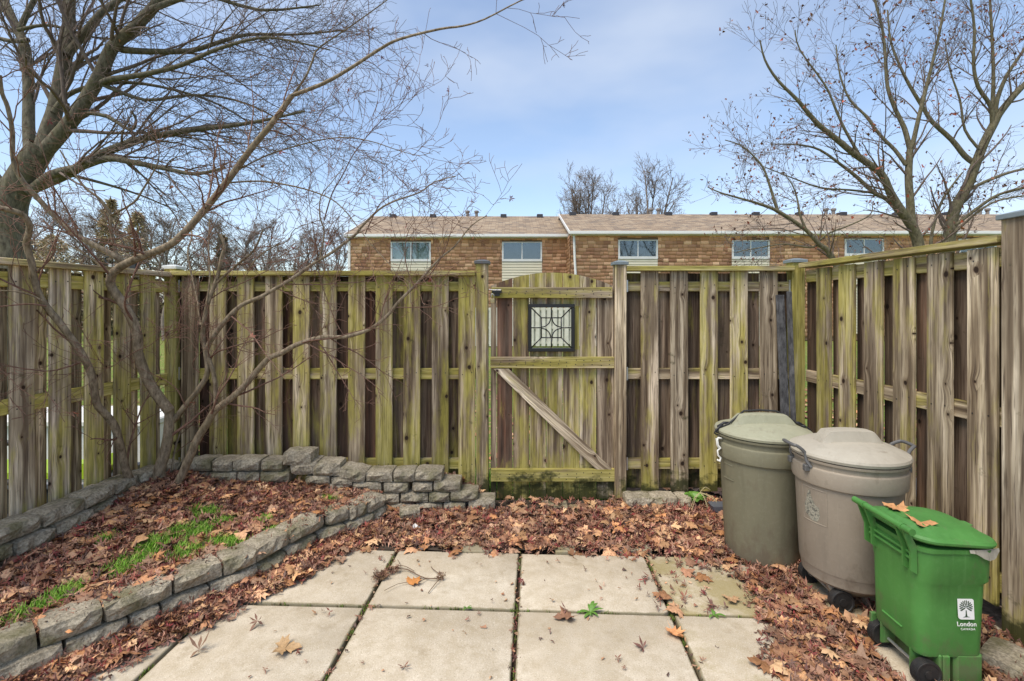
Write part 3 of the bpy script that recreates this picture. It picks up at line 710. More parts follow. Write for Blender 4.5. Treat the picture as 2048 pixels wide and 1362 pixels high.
def townhouse(label, x0, x1, y, ez, rz, yr_, wins, vents, flues, group=None, seed=1):
    e = empty('townhouse', (0, 0, 0), 0, label, 'townhouse', group)
    holes = []
    for (a, b, p, q, bl) in wins: holes.append((a, b, p, q)); holes.append((a, b, 0, p))
    V, Q, Cc = shingles(x0, x1, y, 0.2, ez-.06, holes, seed)
    o = link('shingles', fastmesh('shingles', V, Q, Cc), SHINGLE, e); o['kind'] = 'stuff'
    # side wall shingles (left gable end)
    Vs, Qs, Cs = shingles(y+.03, y+7, x0, 0.2, ez-.1, [], seed+9); Vs = Vs[:, [1, 0, 2]]; Vs[:, 0] = x0+(Vs[:, 0]-x0); Qs = Qs[:, ::-1]
    o = link('side_shingles', fastmesh('side_shingles', Vs, Qs, Cs), SHINGLE, e); o['kind'] = 'stuff'
    wall = simple('house_wall', (.24, .15, .09), .9) if 'hw' not in M else M['hw']; M['hw'] = wall
    box('wall', wall, e, x0+.01, x1-.01, y+.045, y+8, 0, ez-.08)
    # gable triangle
    bm = bmesh.new(); add_prism(bm, [(y+.05, ez-.08), (yr_, rz-.12), (2*yr_-y, ez-.08)], 0, x0+.03, x0+.1); obj('gable', bm, wall, e)
    bm = bmesh.new(); th = .12
    yo = y-.3; sl = (rz-ez)/(yr_-yo)
    add_prism(bm, [(yo, ez), (yr_, rz), (2*yr_-yo, ez), (2*yr_-yo, ez-th), (yr_, rz-th), (yo, ez-th)], 0, x0-.08, x1+.02)
    rf = obj('roof', bm, ROOF, e)
    box('gutter', M['white_trim'], e, x0-.1, x1+.02, yo-.11, yo-.003, ez-.13, ez+.0, .01)
    box('soffit', M['white_trim'], e, x0-.02, x1, yo+.0, y-.002, ez-.16, ez-.125)
    bm = bmesh.new(); add_prism(bm, [(yo-.02, ez-.1), (yo-.02, ez+.03), (yr_, rz+.03), (yr_, rz-.1)], 0, x0-.12, x0-.075); obj('rake_board', bm, M['white_trim'], e)
    for x in vents:
        bm = bmesh.new(); add_box(bm, x-.17, x+.17, yr_-.45, yr_-.15, rz-.16, rz+.05, .02); obj('roof_vent', bm, M['vent'], e)
    for x in flues:
        bm = bmesh.new(); add_lathe(bm, [(.085, rz-.5), (.085, rz+.25), (.13, rz+.28), (.14, rz+.37), (.10, rz+.4)], 12, (x, yr_+.4)); obj('flue', bm, M['flue'], e)
    for (a, b, p, q, bl) in wins:
        window(e, a, b, p, q, y, bl); siding(e, a, b, .3, p, y)
    return e
def wpx(x0, x1, y0, y1, Y, bl=False): return (gx(x0, Y), gx(x1, Y), gz(y1, Y), gz(y0, Y), bl)
YA, YB = 23.5, 22.0
hA = townhouse('left shingled townhouse block, set slightly back, with blinds in its end window', gx(697, YA), gx(1150, YA), YA, gz(468.5, YA-.3), gz(432.5, 28), 28,
               [wpx(782, 862, 484, 523, YA, True), wpx(1004, 1084, 484, 523, YA)], [gx(x, 27.5) for x in (785, 865, 1007, 1080)], [gx(x, 28.4) for x in (935, 953)], seed=3)
box('corner_trim', M['white_trim'], hA, gx(697, YA)-.02, gx(697, YA)+.1, YA-.05, YA+.05, .1, gz(470, YA))
xb0 = gx(1141, YB)
hB = townhouse('long right shingled townhouse block standing slightly forward behind the bare trees', xb0, 28.0, YB, gz(462.5, YB-.3), gz(428.5, 26.5), 26.5,
               [wpx(1236, 1315, 480, 518, YB), wpx(1463, 1538, 481, 518, YB), wpx(1688, 1766, 478, 512, YB), wpx(1915, 1990, 478, 512, YB)], [gx(x, 26) for x in (1146, 1233, 1339, 1430, 1515, 1603, 1690, 1800, 1900)], [gx(x, 26.9) for x in (1302, 1317, 1652, 1667, 1960, 1975)], seed=5)
bm = bmesh.new(); add_tube(bm, [(gx(1147, YB), YB-.12, gz(466, YB)), (gx(1149, YB), YB-.1, 3.6), (gx(1158, YB), YB-.1, .2)], .055, 8); obj('downspout', bm, M['white_trim'], hB)

# ------------------------------------------------------------ trees
class Tree:
    def __init__(s, seed): s.r = random.Random(seed); s.lines = []; s.tips = []
    def walk(s, p, d, L_, n, wob, trop):
        r = s.r; pts = [p.copy()]; d = d.normalized(); st = L_/n
        for i in range(n):
            d = (d+Vector((r.gauss(0, wob), r.gauss(0, wob), r.gauss(0, wob)))+trop*(st*.9)).normalized(); p = p+d*st; pts.append(p)
        return pts
    def spawn(s, pts, r0, r1, level, P, t0=.1):
        """children along a polyline; P[level] = (per metre, length, angle range, wobble, tropism, radius factor, n)"""
        if level >= len(P): s.tips += [pts[-1], pts[len(pts)//2]]; return
        dens, Lr, ar, wob, trop, rf, n, flat = P[level]; r = s.r
        seg = [(b-a).length for a, b in zip(pts, pts[1:])]; tot = sum(seg) or 1e-6
        cnt = dens*tot; cnt = int(cnt)+(r.random() < cnt % 1)
        for k in range(cnt):
            t = t0+(1-t0)*r.random()**.8; dd = t*tot; i = 0
            while i < len(seg)-1 and dd > seg[i]: dd -= seg[i]; i += 1
            a, b = pts[i], pts[i+1]; T = (b-a).normalized(); p = a+(b-a)*min(1, dd/(seg[i]+1e-9))
            ax = T.orthogonal().normalized(); ax.rotate(Matrix.Rotation(r.uniform(0, 2*math.pi), 3, T)); ax = Vector((ax.x, ax.y*flat, ax.z)).normalized()
            an = math.radians(r.uniform(*ar)); d = T*math.cos(an)+ax*math.sin(an)
            L_ = r.uniform(*Lr)*(1-.45*t); rr = min((r0+(r1-r0)*t)*rf, .012*L_+.0012) if level > 0 else (r0+(r1-r0)*t)*rf
            q = s.walk(p, d, L_, n, wob, trop); re = rr*.3
            s.lines.append((q, rr, re)); s.spawn(q, rr, re, level+1, P)
    def mesh(s, name, lines=None, rmin=.0012):
        lines = lines if lines is not None else s.lines; groups = {}
        for q, a, b in lines: groups.setdefault((len(q), 3 if a < .012 else (5 if a < .03 else 9)), []).append((q, a, b))
        V, Fs, base = [], [], 0
        for (n, sd), g in groups.items():
            P = np.array([[tuple(p) for p in q] for q, a, b in g]); N = len(g)
            ra = np.array([a for q, a, b in g]); rb = np.array([b for q, a, b in g])
            R = np.maximum(ra[:, None]+(rb-ra)[:, None]*np.linspace(0, 1, n)[None], rmin)
            T = np.gradient(P, axis=1); T /= np.linalg.norm(T, axis=2, keepdims=True)+1e-9
            ref = np.where(np.abs(T.mean(1)[:, 2:3]) > .8, np.array([[1., 0, 0]]), np.array([[0, 0, 1.]]))
            u = np.cross(T, ref[:, None, :]); u /= np.linalg.norm(u, axis=2, keepdims=True)+1e-9; w = np.cross(T, u)
            a = np.arange(sd)/sd*2*math.pi
            vv = P[:, :, None]+R[:, :, None, None]*(np.cos(a)[None, None, :, None]*u[:, :, None]+np.sin(a)[None, None, :, None]*w[:, :, None])
            V.append(vv.reshape(-1, 3)); idx = np.arange(N*n*sd).reshape(N, n, sd)+base
            f = np.stack([idx[:, :-1], np.roll(idx[:, :-1], -1, 2), np.roll(idx[:, 1:], -1, 2), idx[:, 1:]], -1).reshape(-1, 4); Fs.append(f); base += N*n*sd
        return fastmesh(name, np.concatenate(V), np.concatenate(Fs))
def smoothline(pts, k=3):
    P = [Vector(p) for p in pts]; out = []
    for i in range(len(P)-1):
        p0, p1, p2, p3 = P[max(i-1, 0)], P[i], P[i+1], P[min(i+2, len(P)-1)]
        for j in range(k):
            t = j/k; out.append(.5*((2*p1)+(-p0+p2)*t+(2*p0-5*p1+4*p2-p3)*t*t+(-p0+3*p1-3*p2+p3)*t**3))
    out.append(P[-1]); return out
def traced(px, Ya, Yb): 
    n = len(px); return smoothline([at(x, y, Ya+(Yb-Ya)*i/(n-1)) for i, (x, y) in enumerate(px)])
def build_tree(name, label, cat, base, stems, P, bark, twig, seed, leaves=None, group=None, t0=.15, rmin=.0012):
    T = Tree(seed); e = empty(name, (0, 0, 0), 0, label, cat, group)
    for k, (pts, ra, rb, dens) in enumerate(stems):
        if ra > .006: 
            m = T.mesh('limb', [(pts, ra, rb)]); link('trunk' if k == 0 else 'limb', m, bark, e, smooth=True)
        else: T.lines.append((pts, ra, rb))
        PP = [list(p) for p in P]; PP[0][0] *= dens; T.spawn(pts, ra, rb, 0, PP, t0)
    o = link('twigs', T.mesh('twigs', rmin=rmin), twig, e); o['kind'] = 'stuff'
    if leaves: 
        n, size, cols = leaves; tips = T.tips; T.r.shuffle(tips)
        o = link('leaves', leafcloud([tips[i % len(tips)] for i in range(n)], size, cols, seed), LEAF, e); o['kind'] = 'stuff'
    return e, T

# leaf shapes
def maple_outline(kind):
    if kind == 0:    # broad five-lobed maple
        half = [(0, 0), (.10, -.06), (.34, -.14), (.30, .02), (.55, .06), (.46, .16), (.62, .34), (.40, .34), (.34, .42), (.22, .36), (.28, .58), (.17, .62), (.12, .78), (0, .98)]
    else: half = []
    L_ = half+[(-x, y) for x, y in half[-2:0:-1]]
    P = np.array(L_, float); P[:, 1] -= .3; return P
M0 = maple_outline(0)
def leaf_template(kind, r):
    if kind == 0:
        P = M0*(1+r.normal(0, .06, M0.shape)); n = len(P); c = np.array([[0, -.02]]); P = np.concatenate([P, c])
        f = np.array([(i, (i+1) % n, n) for i in range(n)])
        st = len(P); P = np.concatenate([P, [(-.012, -.3), (.012, -.3), (.03+r.normal(0, .05), -.75)]]); f = np.concatenate([f, [(st, st+1, st+2)]])
        x, y = P[:, 0], P[:, 1]; k1, k2, k3 = r.normal(.25, .35), r.normal(.1, .35), r.normal(0, .4)
        z = k1*x*x+k2*y*y+k3*x*y+.07*np.sin(x*9+r.uniform(0, 6))*np.cos(y*8+r.uniform(0, 6))+r.normal(0, .02, len(P))
        z[n] -= .05
    elif kind == 1:  # narrow-fingered japanese maple, curled
        V, f = [(0, 0, 0)], []
        nl = r.integers(5, 8)
        for i in range(nl):
            a = math.radians(-110+220*i/(nl-1))+r.normal(0, .12); l = (.62-.25*abs(i-(nl-1)/2)/(nl/2))*r.uniform(.8, 1.1); w = .075*r.uniform(.7, 1.2); cu = r.normal(.15, .3)
            d = np.array((math.sin(a), math.cos(a))); nrm = np.array((d[1], -d[0])); b = len(V)
            m = d*l*.5; t = d*l
            V += [(m[0]+nrm[0]*w, m[1]+nrm[1]*w, cu*.4+r.normal(0, .03)), (m[0]-nrm[0]*w, m[1]-nrm[1]*w, cu*.4+r.normal(0, .03)), (t[0], t[1], cu)]
            f += [(0, b, b+1), (b, b+2, b+1)]
        V += [(-.01, 0, 0), (.01, 0, 0), (r.normal(0, .1), -.5, .05)]; f.append((len(V)-3, len(V)-2, len(V)-1))
        V = np.array(V); return V, np.array(f)
    else:            # crumpled fragment
        n = 7; a = np.sort(r.uniform(0, 2*math.pi, n)); rad = r.uniform(.25, .5, n); P = np.concatenate([np.stack([np.cos(a)*rad, np.sin(a)*rad*.6], 1), [[0, 0]]])
        f = np.array([(i, (i+1) % n, n) for i in range(n)]); z = r.normal(0, .12, n+1)
    return np.concatenate([P, z[:, None]], 1), f
TR = np.random.default_rng(3)
TEMPL = {k: [leaf_template(k, TR) for _ in range(14)] for k in (0, 1, 2)}
COLS = {0: np.array([(.52, .25, .11), (.60, .34, .17), (.44, .22, .11), (.66, .42, .23), (.38, .19, .11), (.56, .32, .18), (.42, .26, .17), (.30, .16, .10)]),
        1: np.array([(.23, .075, .05), (.32, .13, .085), (.19, .08, .06), (.38, .18, .12), (.27, .05, .05), (.26, .13, .10), (.46, .26, .18), (.14, .08, .065), (.40, .22, .15)]),
        2: np.array([(.46, .25, .14), (.28, .14, .09), (.38, .22, .14), (.22, .10, .07), (.56, .38, .24), (.16, .10, .08), (.5, .30, .17)])}
def scatter(name, pts, kinds, sizes, tilt, seed, cols=COLS, dull=None):
    r = np.random.default_rng(seed); VV, FF, CC, base = [], [], [], 0
    for k in (0, 1, 2):
        for ti, (V, f) in enumerate(TEMPL[k]):
            sel = np.where((kinds == k) & (np.arange(len(pts)) % 14 == ti))[0]; N = len(sel)
            if not N: continue
            a = r.uniform(0, 2*math.pi, N); tx = r.normal(0, tilt[sel]); ty = r.normal(0, tilt[sel]); fl = np.where(r.random(N) < .4, -1, 1)
            v = V[None]*sizes[sel][:, None, None]; v = v.copy(); v[:, :, 2] *= fl[:, None]
            c, s_ = np.cos(tx)[:, None], np.sin(tx)[:, None]; y, z = v[:, :, 1]*c-v[:, :, 2]*s_, v[:, :, 1]*s_+v[:, :, 2]*c; v[:, :, 1], v[:, :, 2] = y, z
            c, s_ = np.cos(ty)[:, None], np.sin(ty)[:, None]; x, z = v[:, :, 0]*c+v[:, :, 2]*s_, -v[:, :, 0]*s_+v[:, :, 2]*c; v[:, :, 0], v[:, :, 2] = x, z
            c, s_ = np.cos(a)[:, None], np.sin(a)[:, None]; x, y = v[:, :, 0]*c-v[:, :, 1]*s_, v[:, :, 0]*s_+v[:, :, 1]*c; v[:, :, 0], v[:, :, 1] = x, y
            lift = np.maximum(0, -v[:, :, 2].min(1))*.55
            v += pts[sel][:, None]; v[:, :, 2] += lift[:, None]
            VV.append(v.reshape(-1, 3)); FF.append((f[None]+(np.arange(N)*len(V))[:, None, None]+base).reshape(-1, 3)); base += N*len(V)
            pq = pts[sel]; cl = .92+.16*np.sin(pq[:, 0]*9+2*np.sin(pq[:, 1]*7))*np.sin(pq[:, 1]*11+pq[:, 0]*3); cc = cols[k][r.integers(0, len(cols[k]), N)]*(r.uniform(.6, 1.45, N)*cl)[:, None]
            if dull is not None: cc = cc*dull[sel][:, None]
            cv = np.repeat(cc, len(V), 0).reshape(N, len(V), 3)
            CC.append(cv.reshape(-1, 3))
    return fastmesh(name, np.concatenate(VV), np.concatenate(FF), np.concatenate(CC))
def leafcloud(pts, size, cols, seed):
    n = len(pts); P = np.array([tuple(p) for p in pts])+np.random.default_rng(seed).normal(0, size*.5, (n, 3)); r = np.random.default_rng(seed)
    return scatter('leaves', P, np.full(n, 2) if size > .05 else np.full(n, 1), r.uniform(.7, 1.3, n)*size, np.full(n, 1.2), seed, {0: cols, 1: cols, 2: cols})

up = Vector((0, 0, 1))
# --- japanese maple in the bed
def J(px, a, b, r0, r1, d=1.0): return (traced(px, a, b), r0*1.12, r1*1.05, d)
st = [
 J([(322, 1000), (320, 960), (319, 940), (330, 905), (336, 876), (339, 842), (339, 814)], 3.40, 3.38, .036, .028, .2),
 J([(339, 822), (315, 791), (294, 757), (277, 710), (275, 672), (260, 629), (234, 591), (221, 569), (225, 548), (245, 531), (272, 518), (311, 503), (353, 480), (405, 424), (451, 367), (477, 332), (508, 290), (546, 244), (584, 191)], 3.36, 2.9, .031, .0145, .8),
 J([(584, 191), (645, 168), (700, 137), (760, 98), (800, 78), (880, 58), (925, 52), (970, 38), (1040, 2), (1100, -20)], 2.95, 2.8, .011, .0025, .45),
 J([(584, 191), (611, 153), (626, 118), (638, 95), (700, 53), (760, 10), (800, -20)], 2.95, 3.0, .008, .003, .7),
 J([(245, 531), (238, 518), (213, 503), (191, 492), (153, 470), (111, 435), (76, 397), (46, 363), (27, 324), (25, 267), (15, 214), (4, 187), (0, 150)], 3.3, 2.9, .019, .010, .8),
 J([(238, 520), (233, 508), (221, 458), (221, 431), (202, 400), (176, 380), (150, 350), (120, 300)], 3.3, 3.1, .012, .004, 1),
 J([(221, 431), (267, 405), (285, 380), (302, 352), (317, 322), (318, 290)], 3.2, 3.0, .008, .003, 1),
 J([(221, 569), (209, 548), (203, 535), (188, 521), (165, 505), (128, 486), (90, 480), (40, 484)], 3.3, 3.1, .007, .003, .8),
 J([(325, 996), (307, 990), (281, 976), (262, 961), (251, 940), (243, 906), (236, 876), (226, 846), (209, 825), (192, 804), (185, 757), (170, 718), (145, 680), (123, 650), (92, 612), (72, 574), (64, 531), (53, 488), (60, 455), (46, 430), (20, 420), (-20, 412)], 3.40, 2.5, .026, .013, .45),
 J([(86, 603), (60, 590), (30, 583), (-20, 580)], 2.73, 2.5, .006, .003, .8), J([(92, 612), (60, 608), (30, 610), (-20, 615)], 2.74, 2.5, .005, .003, .8),
 J([(160, 725), (120, 738), (90, 742), (40, 736), (0, 730)], 2.92, 2.55, .005, .002, 2),
 J([(338, 845), (347, 840), (370, 812), (400, 774), (415, 744), (411, 701), (405, 667), (415, 608), (434, 557), (443, 514), (449, 493), (440, 468)], 3.40, 3.35, .021, .009, .5),
 J([(413, 608), (420, 557), (418, 496), (420, 437)], 3.35, 3.4, .007, .006, .3),
 J([(434, 565), (451, 548), (481, 523), (508, 499), (526, 458)], 3.35, 3.3, .010, .007, .6),
 J([(481, 523), (494, 540), (511, 519), (541, 496), (576, 481), (590, 458), (640, 440)], 3.35, 3.2, .007, .002, 1.2),
 J([(411, 705), (420, 684), (447, 646), (481, 612), (520, 595), (543, 582), (585, 557), (628, 527), (664, 505), (710, 470), (722, 455), (757, 420), (790, 402), (839, 385), (869, 364), (912, 352)], 3.38, 3.2, .0165, .003, .8),
 J([(640, 520), (649, 464), (640, 434), (642, 393), (664, 364), (690, 330)], 3.3, 3.2, .0065, .002, 1),
 J([(648, 440), (664, 387), (684, 352), (705, 311), (731, 276), (751, 253), (787, 218), (807, 200), (835, 140)], 3.25, 3.1, .005, .0015, 1),
 J([(479, 338), (532, 311), (605, 288), (664, 276), (708, 276), (751, 285), (795, 300), (839, 311), (866, 302)], 3.0, 2.9, .0055, .0015, .8),
 J([(459, 365), (517, 362), (576, 370), (623, 382), (664, 399), (693, 425), (716, 455), (745, 492), (780, 530), (800, 560)], 3.0, 2.9, .006, .0015, 1),
 J([(400, 430), (430, 425), (470, 455), (560, 480), (600, 530)], 3.1, 3.0, .004, .0015, 1),
 J([(730, 468), (755, 415), (770, 400), (800, 385), (850, 380)], 3.2, 3.1, .004, .0015, 1),
 J([(328, 1000), (340, 985), (358, 961), (379, 914), (396, 876), (417, 842), (430, 821), (464, 795), (490, 770), (520, 735), (540, 715), (564, 706), (594, 689), (645, 674), (687, 674), (738, 659), (773, 633), (798, 603), (832, 569), (858, 540), (883, 514), (909, 493), (942, 452), (974, 431)], 3.38, 3.25, .027, .003, .5),
 J([(830, 569), (850, 560), (880, 520), (900, 470), (905, 440)], 3.25, 3.2, .005, .0015, 1),
 J([(830, 575), (815, 540), (810, 500), (818, 460), (840, 430)], 3.25, 3.2, .004, .0015, 1),
 J([(690, 674), (670, 640), (640, 560), (637, 545), (600, 530)], 3.3, 3.2, .0035, .0015, 1),
 J([(430, 821), (432, 800), (430, 768), (426, 744), (417, 715), (411, 695)], 3.36, 3.38, .015, .012, .3),
 J([(402, 650), (400, 640), (395, 600), (386, 560), (376, 505), (385, 470), (372, 440)], 3.38, 3.5, .009, .006, .3),
 J([(345, 940), (350, 900), (362, 860), (365, 835)], 3.42, 3.45, .008, .006, .5),
 J([(370, 812), (355, 780), (330, 760), (300, 745)], 3.3, 3.2, .004, .002, 1.2),
 J([(400, 745), (385, 730), (395, 700), (385, 660), (340, 640)], 3.3, 3.25, .004, .0015, 2),
 J([(277, 700), (300, 690), (330, 668), (370, 650)], 3.2, 3.2, .003, .0015, 2),
 J([(277, 700), (250, 715), (220, 735), (190, 735)], 3.2, 2.95, .003, .0015, 2),
 J([(550, 244), (600, 250), (640, 270), (700, 290), (770, 330)], 3.0, 2.9, .004, .0015, 1),
]
Pm = [(9.0, (.30, .9), (25, 60), .13, Vector((0, 0, .35)), .38, 6, .5), (11, (.12, .34), (25, 65), .17, Vector((0, 0, .5)), .6, 4, .8), (11, (.04, .13), (30, 70), .2, Vector((0, 0, .6)), .7, 3, 1)]
RED = np.array([(.25, .04, .035), (.20, .06, .04), (.32, .12, .08)])
jm, Tj = build_tree('japanese_maple', 'bare multi-stemmed japanese maple growing in the leaf covered bed', 'tree', None, st, Pm, M['bark_maple'], M['twig_maple'], 11, (46, .045, RED), t0=.12, rmin=.0014)

# --- big grey tree behind the left fence
YT = 8.0
def Bt(px, a, b, r0, r1, d=1.0): return (traced(px, YT+a, YT+b), r0, r1, d)
gbase = H-(HZ+1462/YT-HZ)/F*YT
st = [
 Bt([(20, 800), (22, 640), (20, 520), (16, 450), (22, 400), (50, 345), (84, 292)], 0, 0, .31, .18, 0.05),
 Bt([(84, 300), (100, 250), (111, 214), (126, 134), (137, 76), (139, 0), (150, -80)], 0, .3, .125, .075, .9),
 Bt([(75, 320), (126, 263), (160, 218), (199, 153), (225, 95), (267, 57), (313, 8), (360, -60)], 0, -.4, .115, .07, .9),
 Bt([(60, 300), (57, 250), (57, 172), (50, 95), (34, 57), (8, 0)], .2, .6, .09, .065, .9),
 Bt([(16, 410), (-10, 374), (-40, 320), (-80, 200)], 0, .2, .2, .12, .8),
 Bt([(60, 385), (103, 350), (153, 336), (214, 317), (267, 325), (325, 336), (390, 348), (450, 335)], 0, -.6, .08, .02, 1.1),
 Bt([(70, 375), (140, 345), (191, 313), (267, 283), (317, 271), (382, 260), (458, 252), (535, 239), (610, 222)], 0, -.3, .085, .015, 1.1),
 Bt([(229, 88), (244, 99), (306, 103), (382, 101), (439, 84), (497, 69), (592, 69), (690, 60)], -.2, .1, .06, .012, 1.1),
 Bt([(205, 166), (224, 158), (286, 149), (363, 130), (432, 99), (516, 76), (573, 80), (660, 100)], -.3, -.8, .05, .010, 1.1),
 Bt([(150, 228), (164, 225), (214, 233), (260, 260), (272, 240), (262, 222)], -.1, -.2, .04, .015, .8),
 Bt([(134, 112), (150, 90), (202, 27), (237, 0), (300, -40)], 0, .3, .07, .04, 1),
 Bt([(106, 225), (134, 191), (185, 172), (260, 165), (350, 180), (440, 210), (520, 260)], 0, .4, .045, .01, 1.2),
 Bt([(57, 80), (20, 82), (-20, 70)], .3, .3, .04, .03, 1), Bt([(36, 60), (90, 50), (140, 60), (190, 75), (260, 78)], .3, .2, .03, .012, 1),
 Bt([(38, 62), (50, 35), (60, 15), (80, -20)], .5, .5, .05, .04, 1), Bt([(300, 20), (400, -10), (520, 20), (640, 10)], -.4, -.2, .05, .01, 1.2),
 Bt([(206, 170), (290, 200), (380, 190), (470, 200), (560, 240), (640, 300)], -.3, .2, .03, .008, 1.3),
 Bt([(120, 345), (200, 365), (280, 390), (350, 420)], -.1, .4, .03, .008, 1.2),
]
Pb = [(4.6, (1.0, 2.5), (18, 55), .10, Vector((.10, 0, .10)), .34, 8, .9), (5.8, (.45, 1.1), (20, 55), .13, Vector((.08, 0, -.02)), .6, 5, .9), (7, (.15, .42), (25, 60), .16, Vector((0, 0, .1)), .7, 3, 1)]
big, Tb = build_tree('large_bare_tree', 'huge bare grey tree rising behind the left fence with a spreading crown', 'tree', None, st, Pb, M['bark_big'], M['twig_big'], 23, (26, .09, np.array([(.45, .19, .06), (.4, .16, .08)])), t0=.12, rmin=.0026)

# --- trees on the right
YR = 10.0
def Rt(px, a, b, r0, r1, d=1.0): return (traced(px, YR+a, YR+b), r0, r1, d)
Pr = [(4.6, (.7, 1.7), (20, 55), .09, Vector((0, 0, .12)), .36, 7, .9), (5.8, (.3, .8), (22, 55), .12, Vector((0, 0, .1)), .6, 4, .9), (5, (.12, .3), (25, 60), .16, Vector((0, 0, .1)), .7, 3, 1)]
LRED = np.array([(.24, .085, .04), (.30, .12, .055), (.20, .10, .06), (.33, .07, .03), (.16, .07, .05)])
st = [
 Rt([(1842, 760), (1840, 600), (1838, 500), (1830, 465), (1817, 441), (1801, 419), (1781, 386), (1762, 347), (1710, 309), (1675, 280), (1639, 251), (1613, 222), (1594, 199), (1555, 160), (1530, 120), (1520, 80)], 0, -.6, .115, .012, .9),
 Rt([(1830, 470), (1823, 441), (1820, 399), (1817, 351), (1820, 299)], 0, 0, .085, .06, .6),
 Rt([(1820, 299), (1810, 260), (1800, 238), (1788, 212), (1775, 173), (1771, 118), (1765, 60), (1750, 0), (1745, -50)], 0, .2, .05, .018, 1.1),
 Rt([(1820, 299), (1826, 285), (1836, 241), (1849, 189), (1865, 125), (1880, 60), (1890, 0)], 0, -.2, .05, .018, 1.1),
 Rt([(1826, 455), (1804, 431), (1775, 399), (1749, 386), (1710, 351), (1684, 331), (1640, 300), (1600, 290), (1550, 288)], 0, .5, .06, .012, 1.1),
 Rt([(1800, 420), (1760, 390), (1700, 380), (1640, 375), (1570, 350), (1520, 330)], .2, .7, .03, .008, 1.1),
 Rt([(1812, 330), (1790, 300), (1760, 270), (1730, 230), (1700, 200), (1680, 150), (1672, 90)], 0, .4, .04, .012, 1.1),
 Rt([(1720, 312), (1690, 260), (1670, 215), (1650, 170), (1600, 100), (1590, 60)], -.3, -.4, .03, .01, 1),
]
t1, _ = build_tree('bare_tree', 'two-stemmed bare tree with rusty leaves behind the middle of the right fence', 'tree', None, st, Pr, M['bark_right'], M['twig_big'], 31, (620, .095, LRED), 'bare trees holding a few rusty leaves behind the right fence', rmin=.003)
st = [
 Rt([(1895, 760), (1895, 600), (1896, 500), (1904, 440), (1914, 409), (1936, 370), (1949, 335), (1968, 286), (1988, 247), (1998, 228), (2023, 196), (2048, 170), (2100, 120)], .6, .3, .13, .05, .9),
 Rt([(1952, 328), (1930, 312), (1904, 280), (1865, 244), (1846, 215), (1817, 167), (1797, 125), (1781, 80), (1775, 20)], .5, .9, .06, .015, 1.1),
 Rt([(1985, 250), (1981, 212), (1956, 173), (1947, 125), (1949, 60), (1940, -10)], .4, .2, .045, .02, 1.1),
 Rt([(1985, 240), (1985, 212), (1987, 157), (1985, 92), (1980, 0)], .4, .5, .045, .022, 1.1),
 Rt([(1990, 235), (1994, 200), (2014, 150), (2046, 102), (2070, 60)], .4, .3, .05, .02, 1.1),
 Rt([(1930, 385), (1956, 370), (2001, 351), (2048, 338), (2120, 330)], .5, .2, .04, .02, 1.1),
 Rt([(1905, 452), (1917, 445), (1965, 409), (1998, 389), (2048, 376), (2120, 370)], .5, .1, .04, .02, 1.1),
 Rt([(1895, 470), (1925, 450), (1960, 420), (2000, 400), (2060, 390)], .5, 0, .03, .015, 1),
 Rt([(1860, 560), (1862, 480), (1872, 435), (1885, 400), (1905, 370), (1925, 345)], .3, .4, .035, .015, 1),
 Rt([(1960, 300), (1930, 260), (1920, 200), (1900, 140), (1890, 80)], .4, .6, .03, .01, 1.1),
]
t2, _ = build_tree('bare_tree', 'thick-trunked bare tree with rusty leaves beside the tall right fence post', 'tree', None, st, Pr, M['bark_right'], M['twig_big'], 37, (600, .095, LRED), 'bare trees holding a few rusty leaves behind the right fence', rmin=.003)
st = [
 Rt([(1690, 700), (1680, 560), (1658, 505), (1640, 490), (1613, 461), (1561, 425), (1523, 409), (1478, 396), (1440, 385), (1415, 374)], -.8, -1.0, .06, .008, 1.0),
 Rt([(1555, 421), (1545, 390), (1539, 370), (1526, 335), (1505, 310), (1480, 290), (1450, 280)], -.9, -.9, .03, .008, 1.1),
 Rt([(1613, 461), (1600, 430), (1595, 400), (1585, 370), (1570, 350)], -.9, -.8, .025, .008, 1.1),
 Rt([(1640, 488), (1620, 495), (1570, 488), (1520, 495), (1470, 505)], -.8, -1, .02, .006, 1.1),
 Rt([(1640, 480), (1660, 465), (1700, 450), (1740, 430), (1745, 410)], -.8, -.6, .02, .008, 1.1),
]
t3, _ = build_tree('bare_tree', 'small leaning bare tree with curled brown leaves, left of the two bigger ones', 'tree', None, st, Pr, M['bark_right'], M['twig_big'], 41, (430, .07, LRED*.8), 'bare trees holding a few rusty leaves behind the right fence', rmin=.0028)

